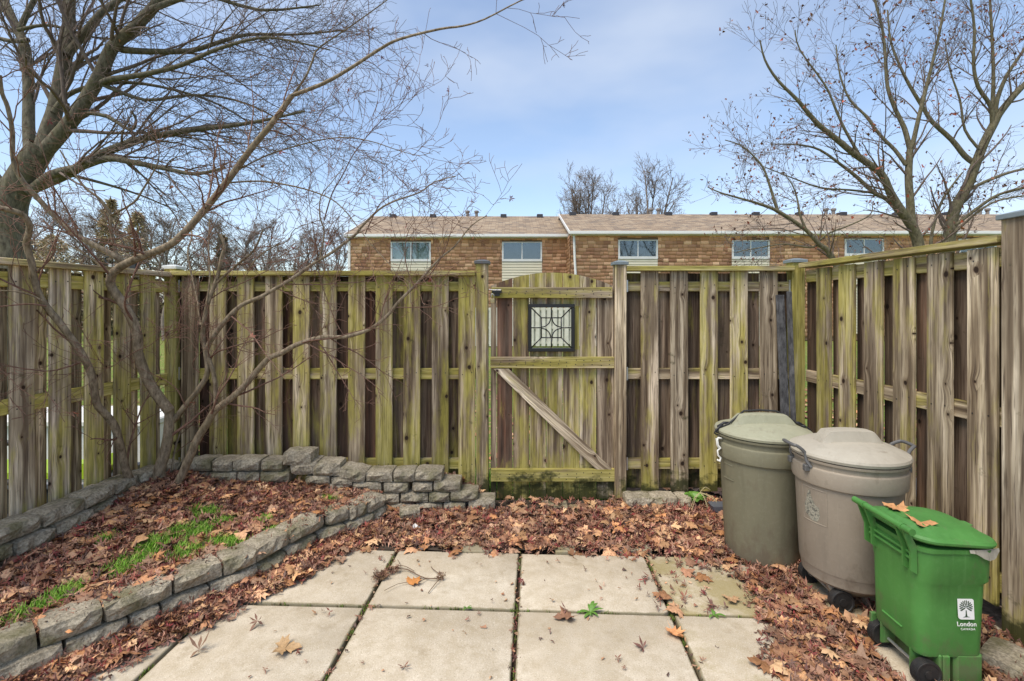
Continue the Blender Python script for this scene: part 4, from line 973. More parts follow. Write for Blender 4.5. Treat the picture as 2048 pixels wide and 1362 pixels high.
# --- distant bare trees: over the roof and along the left horizon
def far_tree(name, label, cxp, basey_z, topy, wpx_, Y, seed, nst=7, dens=1.0, col='twig_far', group=None, rmin=.012):
    r = random.Random(seed); x = gx(cxp, Y); ht = gz(topy, Y); Wd = wpx_/F*Y; b = Vector((x, Y, 0)); st = []
    fork = ht*r.uniform(.25, .35)
    trunk = smoothline([b, b+Vector((r.uniform(-.1, .1), 0, fork*.5)), b+Vector((r.uniform(-.2, .2), 0, fork))], 3); st.append((trunk, .02*ht, .014*ht, 0))
    for k in range(nst):
        a = (k+.5)/nst*2-1+r.uniform(-.15, .15); tipx = a*Wd*.5; tz = ht*(1-.38*a*a)*r.uniform(.86, 1.0)
        p1 = b+Vector((tipx*.25, r.uniform(-1, 1)*Wd*.1, fork+(tz-fork)*.3)); p2 = b+Vector((tipx*.7, r.uniform(-1, 1)*Wd*.3, fork+(tz-fork)*.65)); p3 = b+Vector((tipx, r.uniform(-1, 1)*Wd*.4, tz))
        st.append((smoothline([trunk[-1]-Vector((0, 0, .2)), p1, p2, p3], 3), .010*ht, .0025*ht, dens))
    s = ht/10
    P = [(3.2/s, (1.0*s, 2.6*s), (18, 45), .09, Vector((0, 0, .12)), .5, 5, 1), (4.5/s, (.5*s, 1.2*s), (20, 50), .12, Vector((0, 0, .1)), .6, 4, 1), (5/s, (.25*s, .6*s), (20, 50), .12, Vector((0, 0, .1)), .7, 3, 1)]
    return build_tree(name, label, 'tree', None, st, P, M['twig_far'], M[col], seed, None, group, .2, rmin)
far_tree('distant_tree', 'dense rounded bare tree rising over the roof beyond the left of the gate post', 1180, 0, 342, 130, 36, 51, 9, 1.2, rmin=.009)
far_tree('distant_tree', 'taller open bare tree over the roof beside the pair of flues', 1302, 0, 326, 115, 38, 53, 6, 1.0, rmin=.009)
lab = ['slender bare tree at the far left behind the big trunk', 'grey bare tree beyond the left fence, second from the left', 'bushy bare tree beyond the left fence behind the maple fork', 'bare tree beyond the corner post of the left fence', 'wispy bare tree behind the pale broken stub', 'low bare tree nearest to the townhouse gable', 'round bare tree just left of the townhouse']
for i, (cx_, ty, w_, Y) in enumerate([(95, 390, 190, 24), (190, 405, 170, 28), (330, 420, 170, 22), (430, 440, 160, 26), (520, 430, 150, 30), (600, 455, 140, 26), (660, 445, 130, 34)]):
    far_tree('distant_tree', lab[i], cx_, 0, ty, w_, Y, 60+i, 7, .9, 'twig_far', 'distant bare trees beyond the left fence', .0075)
# conifers
def conifer(label, cxp, topy, wpx_, Y, seed, colr):
    r = np.random.default_rng(seed); x = gx(cxp, Y); ht = gz(topy, Y); Wd = wpx_/F*Y; n = 4200
    e = empty('conifer', (x, Y, 0), 0, label, 'tree', 'evergreens beyond the left fence')
    bm = bmesh.new(); add_lathe(bm, [(.16, 0), (.1, ht*.6), (.02, ht*.97)], 8); obj('trunk', bm, M['bark_big'], e)
    t = r.random(n)**.75; z = ht*(.08+.92*t); rad = Wd/2*(1-t)**.55*(.55+.45*np.sin(z*5+r.uniform(0, 6))**2)*r.uniform(.35, 1.05, n); a = r.uniform(0, 2*math.pi, n)
    c = np.stack([np.cos(a)*rad, np.sin(a)*rad, z-rad*.15], 1); s = r.uniform(.10, .24, n)*ht/7
    d1 = np.stack([np.cos(a), np.sin(a), r.normal(-.1, .35, n)], 1)+r.normal(0, .35, (n, 3)); d1 /= np.linalg.norm(d1, axis=1)[:, None]; d2 = np.cross(d1, r.normal(0, 1, (n, 3))); d2 /= np.linalg.norm(d2, axis=1)[:, None]
    V = np.stack([c-d2*s[:, None]*.22, c+d2*s[:, None]*.22, c+d1*s[:, None]*1.3], 1).reshape(-1, 3)
    cc = np.array(colr)[r.integers(0, len(colr), n)]*r.uniform(.9, 2.2, n)[:, None]
    o = link('foliage', fastmesh('foliage', V, np.arange(3*n).reshape(-1, 3), np.repeat(cc, 3, 0)), FOLI, e); o['kind'] = 'stuff'
conifer('olive brown evergreen with a pointed top behind the maple fork', 222, 400, 95, 26, 1, [(.28, .225, .13), (.34, .26, .17), (.19, .17, .09)])
conifer('rounder olive evergreen just right of the pointed one', 275, 425, 110, 25, 2, [(.28, .225, .13), (.34, .26, .17), (.20, .18, .09)])
conifer('dark evergreen at the far left between trunk and fence', 105, 470, 190, 22, 3, [(.24, .20, .12), (.30, .24, .16)])
conifer('small evergreen behind the pale cut stub', 445, 470, 80, 27, 4, [(.16, .14, .07), (.20, .16, .09)])
# hedge mass at the horizon
r = np.random.default_rng(5); n = 16000
hx = r.uniform(-33, -8.6, n); hz = r.random(n)**1.4*(1.9+.7*np.sin(hx*.9)+.5*np.sin(hx*2.3+1))+.1; hy = 30+r.normal(0, .8, n)
c = np.stack([hx, hy, hz], 1); d1 = r.normal(0, 1, (n, 3)); d1[:, 2] = np.abs(d1[:, 2])+.6; d1 /= np.linalg.norm(d1, axis=1)[:, None]; d2 = np.cross(d1, r.normal(0, 1, (n, 3))); d2 /= np.linalg.norm(d2, axis=1)[:, None]
V = np.stack([c-d2*.05, c+d2*.05, c+d1*r.uniform(.3, .8, n)[:, None]], 1).reshape(-1, 3)
cc = np.array([(.20, .15, .115), (.26, .20, .16), (.14, .115, .07), (.18, .10, .08)])[r.integers(0, 4, n)]*r.uniform(.7, 1.2, n)[:, None]
o = link('brushwood', fastmesh('brushwood', V, np.arange(3*n).reshape(-1, 3), np.repeat(cc, 3, 0)), FOLI); tag(o, 'low brown thicket of brush along the horizon beyond the left fence', 'hedge', kind='stuff')

# ------------------------------------------------------------ bins
def ridge(bm, c, hw_, wtop, z0, z1, rot=0):
    """arched handle bridge across a lid"""
    n = 24; rings = []
    R = Matrix.Rotation(rot, 3, 'Z')
    for i in range(n+1):
        t = -1+2*i/n; x = t*hw_; top = z0+(z1-z0)*min(1, (1-abs(t)**2.2)*1.7)**.8*(1-.15*t*t); wt = wtop*(1-.15*abs(t)); wb = wt*1.75
        q = [(x, -wb, z0-.012), (x, -wt*1.08, max(z0-.011, top-.014)), (x, -wt, top-.002), (x, -wt*.6, top), (x, wt*.6, top), (x, wt, top-.002), (x, wt*1.08, max(z0-.011, top-.014)), (x, wb, z0-.012)]
        rings.append([tuple(R @ Vector(p)+Vector((c[0], c[1], 0))) for p in q])
    add_loft(bm, rings)
def body(profile, c, name, mat, parent, seg=72):
    bm = bmesh.new(); add_lathe(bm, profile, seg, c); return obj(name, bm, mat, parent, smooth=True)
def autosmooth(o, ang=35):
    o.data.shade_smooth()
    try: o.data.set_sharp_from_angle(angle=math.radians(ang))
    except Exception: pass
b1 = empty('trash_can', (1.53, 2.98, 0), -.05, 'olive grey round trash can with bungee cord over its lid, farthest bin', 'trash can')
prof = [(.19, .0), (.207, .008), (.212, .03), (.238, .575), (.240, .585), (.252, .592), (.254, .60), (.258, .668), (.256, .676), (.247, .682), (.249, .712), (.262, .716), (.264, .728), (.25, .73), (.24, .72)]
autosmooth(body(prof, (0, 0), 'body', BIN1, b1), 28)
bm = bmesh.new(); add_lathe(bm, [(.255, .733), (.268, .735), (.271, .748), (.266, .758), (.246, .764), (.20, .782), (.12, .797), (.03, .803)], 72); ridge(bm, (0, 0), .20, .042, .765, .85)
autosmooth(obj('lid', bm, LID1, b1), 30)
bm = bmesh.new()
for sx in (-1,):
    add_tube(bm, [(-.252, -.03, .70), (-.275, -.03, .705), (-.28, -.03, .69), (-.276, -.032, .66), (-.262, -.035, .645), (-.28, -.035, .63), (-.278, -.035, .60), (-.262, -.035, .585), (-.27, -.04, .565), (-.285, -.04, .575)], .006, 8)
    add_tube(bm, [(-.252, .01, .69), (-.272, .0, .69), (-.27, -.01, .655), (-.268, -.03, .645)], .0085, 8)
obj('lid_clip', bm, M['white'], b1, smooth=True)
for k, zz in enumerate(((.50, .535),)):
    bm = bmesh.new(); rr_ = .2385
    arc = [math.radians(a) for a in range(186, 208, 2)]
    for z_ in (.555, .47): add_tube(bm, [(rr_*math.cos(a)*(1-.03*(.6-z_)), rr_*math.sin(a)*(1-.03*(.6-z_)), z_) for a in arc], .0022, 5)
    obj('embossed_line', bm, BIN1, b1)
bc = empty('bungee_cord', (0, 0, 0), 0, 'black bungee cord with hooks stretched over the lid of the far trash can', 'cord')
c1 = Vector((1.53, 2.98, 0))
def q(x, y, z): return (c1.x+x, c1.y+y, z)
bm = bmesh.new(); add_tube(bm, [q(-.285, -.01, .735), q(-.255, 0, .765), q(-.21, .0, .785), q(-.17, .0, .815), q(-.1, .03, .858), q(0, .04, .862), q(.1, .03, .858), q(.17, .0, .82), q(.21, .0, .788), q(.25, 0, .768), q(.285, -.02, .73)], .006, 8); obj('cord', bm, M['cord'], bc, smooth=True)
bm = bmesh.new()
for s in (-1, 1):
    add_tube(bm, [q(s*.24, 0, .775), q(s*.262, -.005, .772), q(s*.288, -.01, .75), q(s*.296, -.01, .732), q(s*.28, -.012, .72)], .005, 6); add_tube(bm, [q(s*.2, .01, .79), q(s*.23, .012, .79), q(s*.27, .01, .765)], .008, 6)
obj('hook', bm, M['blackplastic'], bc, smooth=True)

b2 = empty('trash_can', (1.74, 2.53, 0), -.04, 'taupe wheeled trash can with torn sticker, middle of the three bins', 'trash can')
prof = [(.12, .065), (.17, .10), (.196, .118), (.206, .128), (.212, .175), (.2145, .18), (.2165, .185), (.236, .595), (.238, .605), (.250, .612), (.252, .62), (.256, .686), (.254, .694), (.246, .70), (.248, .722), (.258, .726), (.26, .737), (.245, .74)]
autosmooth(body(prof, (0, 0), 'body', BIN2, b2), 28)
bm = bmesh.new(); add_lathe(bm, [(.245, .742), (.262, .744), (.266, .757), (.261, .768), (.242, .776), (.20, .796), (.11, .812), (.03, .818)], 72); ridge(bm, (0, .0), .165, .045, .782, .868)
autosmooth(obj('lid', bm, LID2, b2), 30)
for s, ya in ((-1, -.10), (1, -.02)):
    bm = bmesh.new(); pts = [(s*.235, -.075+ya*.2, .695), (s*.25, -.078, .725), (s*.255, -.07, .765), (s*.285, -.06, .792), (s*.30, -.045, .795), (s*.305, .03, .797), (s*.288, .05, .79), (s*.256, .062, .765), (s*.25, .07, .725), (s*.235, .07, .695)]
    add_tube(bm, smoothline(pts, 3), .0085, 8); add_box(bm, min(s*.232, s*.262), max(s*.232, s*.262), -.09, -.06, .672, .705, .004); add_box(bm, min(s*.232, s*.262), max(s*.232, s*.262), .055, .085, .672, .705, .004)
    obj('handle', bm, M['grey_handle'], b2, smooth=False)
def wheel(parent, c, r, w, name='wheel', ribs=0):
    bm = bmesh.new(); add_lathe(bm, [(r*.35, -w*.42), (r*.8, -w*.42), (r*.86, -w/2), (r*.98, -w/2), (r, -w*.4), (r, w*.4), (r*.98, w/2), (r*.86, w/2), (r*.8, w*.42), (r*.35, w*.42)], 40)
    for k in range(ribs):
        a = 2*math.pi*k/ribs; add_box(bm, r*.985, r*1.035, -.0022, .0022, -w*.42, w*.42, mtx=Matrix.Rotation(a, 4, 'Z'))
    add_lathe(bm, [(r*.3, -w*.55), (r*.32, w*.55)], 20)
    o = obj(name, bm, M['rubber'], parent, loc=c, rot=(math.pi/2, 0, 0)); autosmooth(o, 40)
    return o
for yy in (-.135, .135): wheel(b2, (-.115, yy, .055), .055, .04)
bm = bmesh.new(); add_tube(bm, [(-.115, -.12, .055), (-.115, .12, .055)], .008, 8); obj('axle', bm, M['steel'], b2)
bm = bmesh.new()
for yy in (-.10, .10): add_prism(bm, [(-.17, .125), (-.135, .05), (-.09, .05), (-.04, .10)], 1, yy-.012, yy+.012)
add_box(bm, .02, .16, -.12, .12, 0, .10, .01)
obj('wheel_bracket', bm, BIN2, b2)
# sticker frame and torn sticker on the can wall
def on_can(a, z, extra=0.0): 
    rr_ = .2165+(.236-.2165)*(z-.185)/.41+extra; return (rr_*math.cos(a), rr_*math.sin(a), z)
a0, a1 = math.radians(184), math.radians(217); z0_, z1_ = .415, .585
bm = bmesh.new(); loop = [on_can(a0, z1_), *[on_can(a0+(a1-a0)*k/8, z1_) for k in range(1, 8)], on_can(a1, z1_), on_can(a1, z0_), *[on_can(a1-(a1-a0)*k/8, z0_) for k in range(1, 8)], on_can(a0, z0_)]
add_tube(bm, loop, .0025, 5, closed=True); obj('embossed_panel', bm, BIN2, b2)
def torn_material():
    b = NB('torn_sticker'); pos = b.n('TexCoord').outputs['Object']; n = b.noise(pos, 55, 5, .7)
    return b.fin(b.ramp(n, (.42, (.10, .10, .085)), (.52, (.36, .34, .27)), (.6, (.16, .16, .13))), .8)
TORN = torn_material()
bm = bmesh.new(); rs = random.Random(4); n = 16; ctr = bm.verts.new(on_can(math.radians(196), .475, .0012)); ring = []
out_ = [(187, .50), (189, .515), (191, .53), (193, .575), (196, .58), (197.5, .55), (200, .535), (203, .51), (207, .50), (208, .46), (206, .43), (201, .425), (196, .43), (191, .445), (187.5, .455)]
for a_, z_ in out_: ring.append(bm.verts.new(on_can(math.radians(a_+rs.uniform(-.8, .8)), z_-.005+rs.uniform(-.003, .003), .0012)))
for k in range(len(ring)): bm.faces.new((ctr, ring[k], ring[(k+1) % len(ring)]))
obj('torn_sticker', bm, TORN, b2)

# green bin
gb = empty('green_bin', (1.742, 2.05, .004), -.02, 'small green wheeled organics bin with white tree emblem, nearest the camera', 'bin')
xl = -.142
def ring(z, w, d, r, xl_=xl): return [(x, y, z) for x, y in rrect(xl_, xl_+w, -d/2, d/2, r)]
bm = bmesh.new()
add_loft(bm, [ring(.115, .255, .255, .04, xl+.012), ring(.13, .262, .262, .045, xl+.006), ring(.30, .27, .276, .05, xl+.003), ring(.405, .276, .283, .052, xl+.001), ring(.42, .29, .30, .055), ring(.535, .296, .306, .055, xl-.002), ring(.536, .308, .318, .058, xl-.008), ring(.552, .31, .32, .058, xl-.009)])
autosmooth(obj('body', bm, M['green'], gb), 30)
bm = bmesh.new()
LR = [(.554, .318, .326, .075, -.012), (.560, .338, .34, .085, -.02), (.568, .34, .342, .085, -.02), (.577, .326, .326, .08, -.012), (.583, .30, .29, .08, -.0), (.599, .262, .236, .08, .012), (.604, .245, .215, .08, .02), (.606, .13, .10, .045, .07)]
add_loft(bm, [[(x, y, z+.02*(1-(x-xl)/.33)) for x, y in rrect(xl+o_, xl+o_+w, -d/2, d/2, r)] for z, w, d, r, o_ in LR])
autosmooth(obj('lid', bm, M['green'], gb), 24)
bm = bmesh.new(); add_prism(bm, [(.125, -.035), (.175, -.02), (.175, .02), (.125, .035)], 2, .5875, .5895); obj('lid_recess', bm, M['green'], gb)
bm = bmesh.new(); hx = xl-.045; add_tube(bm, [(hx, -.165, .622), (hx, .165, .622)], .0135, 16)
for yy in (-.115, .10): add_tube(bm, [(hx, yy-.006, .622), (hx, yy+.006, .622)], .016, 16)
autosmooth(obj('handle_bar', bm, M['green'], gb), 40)
for yy in (-.105, .11):
    bm = bmesh.new()
    for dy in (-.02, .02): add_prism(bm, [(hx-.013, .625), (hx+.012, .615), (xl+.0, .55), (xl+.002, .44), (xl-.022, .455), (xl-.024, .53)], 1, yy+dy-.004, yy+dy+.004)
    add_prism(bm, [(hx-.002, .615), (hx+.012, .61), (xl, .55), (xl-.006, .54)], 1, yy-.016, yy+.016)
    obj('handle_bracket', bm, M['green'], gb)
for zz in (.513, .49):
    bm = bmesh.new(); add_box(bm, xl-.014, xl+.004, -.12, .12, zz, zz+.009, .002); obj('rib', bm, M['green'], gb)
bm = bmesh.new(); add_box(bm, xl-.001, xl+.01, -.05, .06, .178, .186, .002); obj('grip_line', bm, M['green'], gb)
wx = xl+.038
wheel(gb, (wx, -.125, .052), .05, .036, ribs=44); wheel(gb, (wx, .115, .052), .05, .036, ribs=44)
bm = bmesh.new(); add_tube(bm, [(wx, -.12, .052), (wx, .11, .052)], .006, 8); obj('axle', bm, M['steel'], gb)
bm = bmesh.new()
for yy in (-.085, .075): add_box(bm, wx-.03, wx+.03, yy-.004, yy+.004, .035, .125)
add_box(bm, wx+.045, wx+.058, -.135, .135, 0, .125, .004); add_box(bm, wx+.058, wx+.085, -.139, -.128, .0, .125, .003)
add_box(bm, xl+.15, xl+.262, -.13, .128, 0.0, .13, .012)
add_box(bm, xl+.004, xl+.03, .125, .142, .0, .13, .003)
obj('foot', bm, M['green'], gb)
# emblem on the near face
est = empty('emblem', (.035, -.1435, .315), 0); est.parent = gb; est.rotation_euler = (math.radians(-3.2), 0, 0)
bm = bmesh.new(); Wl, Hl = .062, .078
P2 = []
for cx_, cz_, a0_, rad in ((Wl/2, Hl/2, 0, .008), (-Wl/2, Hl/2, 90, .001), (-Wl/2, -Hl/2, 180, .012), (Wl/2, -Hl/2, 270, .001)):
    sx = 1 if cx_ > 0 else -1; sz = 1 if cz_ > 0 else -1
    for k in range(6):
        a = math.radians(a0_+90*k/5); P2.append((cx_-sx*rad+rad*math.cos(a), cz_-sz*rad+rad*math.sin(a)))
add_prism(bm, P2, 1, -.0008, 0); obj('plate', bm, M['sticker'], est)
bm = bmesh.new(); rs = random.Random(2)
def leafdot(x, z, a, l=.0052, w=.0020):
    pts = [(x+math.cos(t)*l*math.cos(a)-math.sin(t)*w*math.sin(a), z+math.cos(t)*l*math.sin(a)+math.sin(t)*w*math.cos(a)) for t in np.linspace(0, 2*math.pi, 8, endpoint=False)]
    add_prism(bm, pts, 1, -.0016, -.0009)
for rad, n_ in ((.007, 5), (.0145, 10), (.0215, 14)):
    for k in range(n_):
        a = math.radians(-35+250*k/(n_-1)); leafdot(rad*math.cos(a)*1.0, .008+rad*math.sin(a), a+(.35 if math.cos(a) > 0 else -.35) if rad > .01 else a)
add_prism(bm, [(-.013, -.0305), (-.004, -.027), (-.0022, -.018), (-.0016, -.004), (.0016, -.004), (.0022, -.018), (.004, -.027), (.014, -.0295)], 1, -.0016, -.0009)
obj('tree_print', bm, M['stickergreen'], est)
def text(s, size, x, z, parent, mat, sp=1.0, bold=.0):
    cu = bpy.data.curves.new('lettering', 'FONT'); cu.body = s; cu.size = size; cu.align_x = 'CENTER'; cu.space_character = sp; cu.extrude = .0004; cu.offset = bold
    t = bpy.data.objects.new('tmp', cu); C.objects.link(t); dg = bpy.context.evaluated_depsgraph_get(); me = bpy.data.meshes.new_from_object(t.evaluated_get(dg)); bpy.data.objects.remove(t)
    return link('lettering', me, mat, parent, (x, -.0008, z), (math.pi/2, 0, 0))
text('London', .0235, .0, -.064, est, M['sticker'], 1.05, .0003); text('CANADA', .0115, .004, -.079, est, M['sticker'], 1.25, .0)
# bin liner edge
bm = bmesh.new(); rs = random.Random(8); topv, botv = [], []
for k in range(15):
    t = k/14; x = .03+.13*t; topv.append(bm.verts.new((x, -.165+.01*t*t*2, .556))); botv.append(bm.verts.new((x, -.168+rs.uniform(-.003, .004)+.01*t*t*2, .548-.034*math.sin(math.pi*t**1.7)-rs.uniform(0, .003))))
for k in range(14): bm.faces.new((topv[k], topv[k+1], botv[k+1], botv[k]))
obj('bin_liner', bm, M['liner'], gb)

# ------------------------------------------------------------ neighbours' things
wb = empty('storage_box', (0, 0, 0), 0, 'white panel storage box seen through the left fence gaps', 'box')
box('body', M['white'], wb, -4.75, -3.15, 4.25, 4.8, 0, .46, .01); box('lid', M['white'], wb, -4.78, -3.12, 4.2, 4.85, .462, .52, .012)
mw = empty('lawn_mower', (0, 0, 0), 0, 'lime green and black mower glimpsed low through the left fence gaps', 'mower')
box('deck', M['blackplastic'], mw, -4.1, -2.85, 3.32, 3.72, .06, .26, .03); box('deck_rim', M['darkgrey'], mw, -4.13, -2.83, 3.29, 3.74, .262, .315, .012)
bm = bmesh.new(); add_prism(bm, [(-4.0, .317), (-2.9, .317), (-2.87, .37), (-2.93, .43), (-2.99, .41), (-3.1, .36), (-4.0, .36)], 1, 3.35, 3.65); obj('cover', bm, M['lime'], mw)
bm = bmesh.new(); add_tube(bm, smoothline([(-3.9, 3.1, .33), (-3.5, 3.1, .42), (-3.3, 3.1, .40), (-3.05, 3.15, .33)], 4), .018, 8); add_tube(bm, smoothline([(-3.6, 3.0, .45), (-3.3, 3.0, .62), (-3.0, 3.0, .66), (-2.95, 3.0, .5)], 4), .018, 8); obj('handle', bm, M['blackplastic'], mw, smooth=True)
for x in (-3.9, -3.2): wheel(mw, (x, 3.1, .09), .09, .05)
pb = empty('planter_box', (0, 0, 0), 0, 'white low planter box behind the right fence gaps', 'planter')
box('body', M['cream'], pb, 2.5, 3.9, 2.7, 3.25, 0, .31, .01); box('rim', M['white'], pb, 2.46, 3.94, 2.66, 3.29, .311, .35, .006); box('base', M['white'], pb, 2.47, 3.93, 2.67, 3.28, -.02, .06, .006)
wl = empty('wire_coil', (0, 0, 0), 0, 'loops of black cable with a pale clip above the left fence corner', 'cable')
bm = bmesh.new(); Yc = 3.95
add_tube(bm, smoothline([at(258, 528, Yc), at(238, 531, Yc), at(216, 527, Yc), at(210, 518, Yc), at(218, 513, Yc), at(232, 515, Yc)], 4), .006, 6)
add_tube(bm, smoothline([at(268, 532, Yc), at(280, 520, Yc), at(292, 523, Yc), at(300, 532, Yc), at(301, 542, Yc)], 4), .005, 6); add_tube(bm, smoothline([at(270, 535, Yc), at(277, 528, Yc), at(288, 530, Yc), at(289, 538, Yc)], 4), .004, 6)
obj('cable', bm, M['cord'], wl, smooth=True)
box('clip', M['cap_white'], wl, gx(219, Yc), gx(225, Yc), Yc-.01, Yc+.01, gz(534, Yc), gz(528, Yc)); box('lamp_body', M['blackplastic'], wl, gx(262, Yc), gx(275, Yc), Yc-.02, Yc+.02, gz(540, Yc), gz(526, Yc), .005)
o = empty('plastic_tray', (0, 0, 0), 0, 'small blue-black plastic container half hidden behind the far trash can', 'container')
bm = bmesh.new(); cxx, cyy = gx(1441, 3.5), 3.5; add_loft(bm, [[(cxx+x, cyy+y, z) for x, y in rrect(-w_, w_, -.05, .05, .02)] for z, w_ in ((0, .045), (.07, .07), (.085, .075))]); obj('shell', bm, M['darkgrey'], o)

# ------------------------------------------------------------ leaf litter
R_ = np.random.default_rng(77)
def xfr(y): return 2.25-.04*(y-3)   # right fence plane
pts, kinds, sizes, tilt, dull = [], [], [], [], []
def addl(x, y, z, p_big, p_frag, big=(.055, .10), sml=(.035, .065), til=.35, dl=1.0):
    n = len(x); u = R_.random(n); k = np.where(u < p_big, 0, np.where(u < p_big+p_frag, 2, 1))
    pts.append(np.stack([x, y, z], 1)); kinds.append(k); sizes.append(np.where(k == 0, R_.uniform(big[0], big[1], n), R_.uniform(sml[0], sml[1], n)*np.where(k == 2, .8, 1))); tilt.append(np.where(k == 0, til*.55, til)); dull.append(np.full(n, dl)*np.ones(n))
joint_far = lambda x: 2.985-.045*(x-.049)
# band between slabs and fence
n = 13500; x = R_.uniform(-1.25, 2.2, n); y = R_.uniform(2.86, 3.74, n)
edge = joint_far(x)+.02*np.sin(x*9)+.03*np.sin(x*23+1)+.02; xf_ = np.interp(y, fy, fx)
dens_ = np.clip((y-edge+.05)/.10, 0, 1); gatefade = np.where((np.abs(x-.3) < .42) & (y > 3.55), .25, 1)*np.where(y > 3.66, .5, 1)
front_ok = (x > xf_+.0) & ~((x < -.1) & (y > 3.54))
keep = (R_.random(n) < dens_*gatefade) & front_ok & ((x-1.53)**2+(y-2.98)**2 > .2**2)
x, y = x[keep], y[keep]; thick = np.clip((y-joint_far(x))/.25, 0, 1)
addl(x, y, R_.random(len(x))*.035*thick+.004-.012*(thick < .1), .085, .36)
# right strip around the bins
n = 12500; x = R_.uniform(.75, 2.22, n); y = R_.uniform(1.62, 3.05, n)
lim = np.interp(y, [1.6, 1.85, 2.1, 2.35, 2.6, 2.85, 3.0], [1.0, 1.06, 1.12, 1.24, 1.3, 1.22, .95])
d = np.clip((x-lim+.10)/.28, 0, 1); patch_ = .5+.5*np.sin(x*11+y*7)*np.sin(y*13-x*5); keep = (R_.random(n) < d*(.55+.45*patch_)) & ((x-1.53)**2+(y-2.98)**2 > .2**2) & ~((x > 1.56) & (x < 1.9) & (y > 1.88) & (y < 2.22)) & ~((x > 1.56) & (x < 1.72) & (y > 2.3) & (y < 2.72))
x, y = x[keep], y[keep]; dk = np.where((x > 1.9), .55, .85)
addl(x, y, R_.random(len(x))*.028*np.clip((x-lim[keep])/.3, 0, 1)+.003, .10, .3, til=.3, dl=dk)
# strip in front of the curved wall
n = 13000; y = R_.uniform(1.35, 3.3, n); off = np.abs(R_.normal(0, .13, n)); x = np.interp(y, fy, fx)+.0+off
w_ = np.interp(y, [1.4, 2.0, 2.6, 3.1], [.42, .30, .24, .25]); keep = (off < w_*R_.uniform(.7, 1.15, n)) & (R_.random(n) < .85)
x, y, off = x[keep], y[keep], off[keep]; addl(x, y, R_.random(len(x))*.045*np.exp(-off/.12)+.004, .09, .33)
# bed
n = 24000; y = R_.uniform(1.4, 3.6, n); x = R_.uniform(-2.7, -.95, n); keep = in_bed(x, y)
grass_c = [(at(300, 1120, 1), 0)]
GP = [(-1.97, 2.50, .10, .11, 0), (-1.98, 2.72, .08, .14, 0), (-1.77, 2.66, .09, .10, 0), (-1.62, 2.78, .15, .06, 0), (-2.09, 2.25, .07, .13, 0), (-2.12, 2.12, .06, .08, 0), (-2.05, 1.93, .09, .07, 0), (-1.98, 3.13, .08, .07, 0), (-1.80, 3.05, .07, .06, 0), (-1.57, 3.08, .06, .05, 0), (-1.24, 3.36, .07, .04, 0), (-1.44, 2.93, .05, .05, 0), (-2.30, 2.75, .05, .05, 0), (-1.9, 2.9, .12, .10, 0), (-2.45, 2.1, .05, .05, 0)]
def grass_w(x, y):
    w = np.zeros_like(x)
    for gx0, gy0, a, b, ang in GP:
        c_, s_ = math.cos(ang), math.sin(ang); u = (x-gx0)*c_+(y-gy0)*s_; v_ = -(x-gx0)*s_+(y-gy0)*c_; w = np.maximum(w, np.exp(-((u/(a*1.3))**2+(v_/(b*1.3))**2)))
    return w
keep &= R_.random(n) > np.clip(grass_w(x, y)*2.2-.6, 0, .93)
x, y = x[keep], y[keep]; addl(x, y, bed_z(x, y)+R_.random(len(x))*.024+.002, .09, .30, til=.3)
# sparse leaves on slabs and on walls
n = 110; x = R_.uniform(-1.2, 1.3, n); y = R_.uniform(1.75, 2.95, n); addl(x, y, np.full(n, .004), .06, .6, sml=(.02, .05), til=.2)
n = 160; t_ = R_.uniform(0, 1, n); jl = R_.choice([-1, 0, 1], n); x = .049+jl*SW+.045*(2.985-2.985)+R_.normal(0, .012, n); y = 2.985-t_*1.3; x = x+.045*(y-2.985); addl(x, y, np.full(n, -.004), .0, .7, sml=(.02, .045), til=.5)
n = 85; x = R_.uniform(.72, 1.3, n); y = R_.uniform(2.4, 2.95, n); addl(x, y, np.full(n, .004), .05, .2, til=.25)
# leaves caught behind the stepped wall
n = 260; x = R_.uniform(-1.6, -.2, n); y = R_.uniform(3.70, 3.77, n); addl(x, y, np.interp(x, [-1.6, -.5, -.2], [.26, .2, .06])+R_.random(n)*.02, .1, .4)
# lawn beyond the fences
n = 2600; x = np.concatenate([R_.uniform(2.5, 9, n//2), R_.uniform(-6, 6, n//2)]); y = np.concatenate([R_.uniform(2, 9, n//2), R_.uniform(4.0, 9, n//2)]); addl(x, y, np.full(n, -.03), .6, .2, (.09, .13), til=.3)
P_ = np.concatenate(pts); o = link('leaf_litter', scatter('leaf_litter', P_, np.concatenate(kinds), np.concatenate(sizes), np.concatenate(tilt), 9, dull=np.concatenate(dull)), LEAF)
tag(o, 'thick carpet of brown and dark red fallen maple leaves over patio edge and bed', 'leaf litter', kind='stuff')

# dark humus under the litter
def humus(x0, x1, y0, y1, name, z):
    n_ = 40; V = []; 
    for j in range(n_):
        for i in range(n_): V.append((x0+(x1-x0)*i/(n_-1), y0+(y1-y0)*j/(n_-1), z+random.uniform(-.003, .003)))
    return link(name, fastmesh(name, np.array(V), np.array([(j*n_+i, j*n_+i+1, (j+1)*n_+i+1, (j+1)*n_+i) for j in range(n_-1) for i in range(n_-1)])), M['soil'])
tag(humus(-1.4, 2.25, 3.02, 3.8, 'soil', -.006), kind='structure')

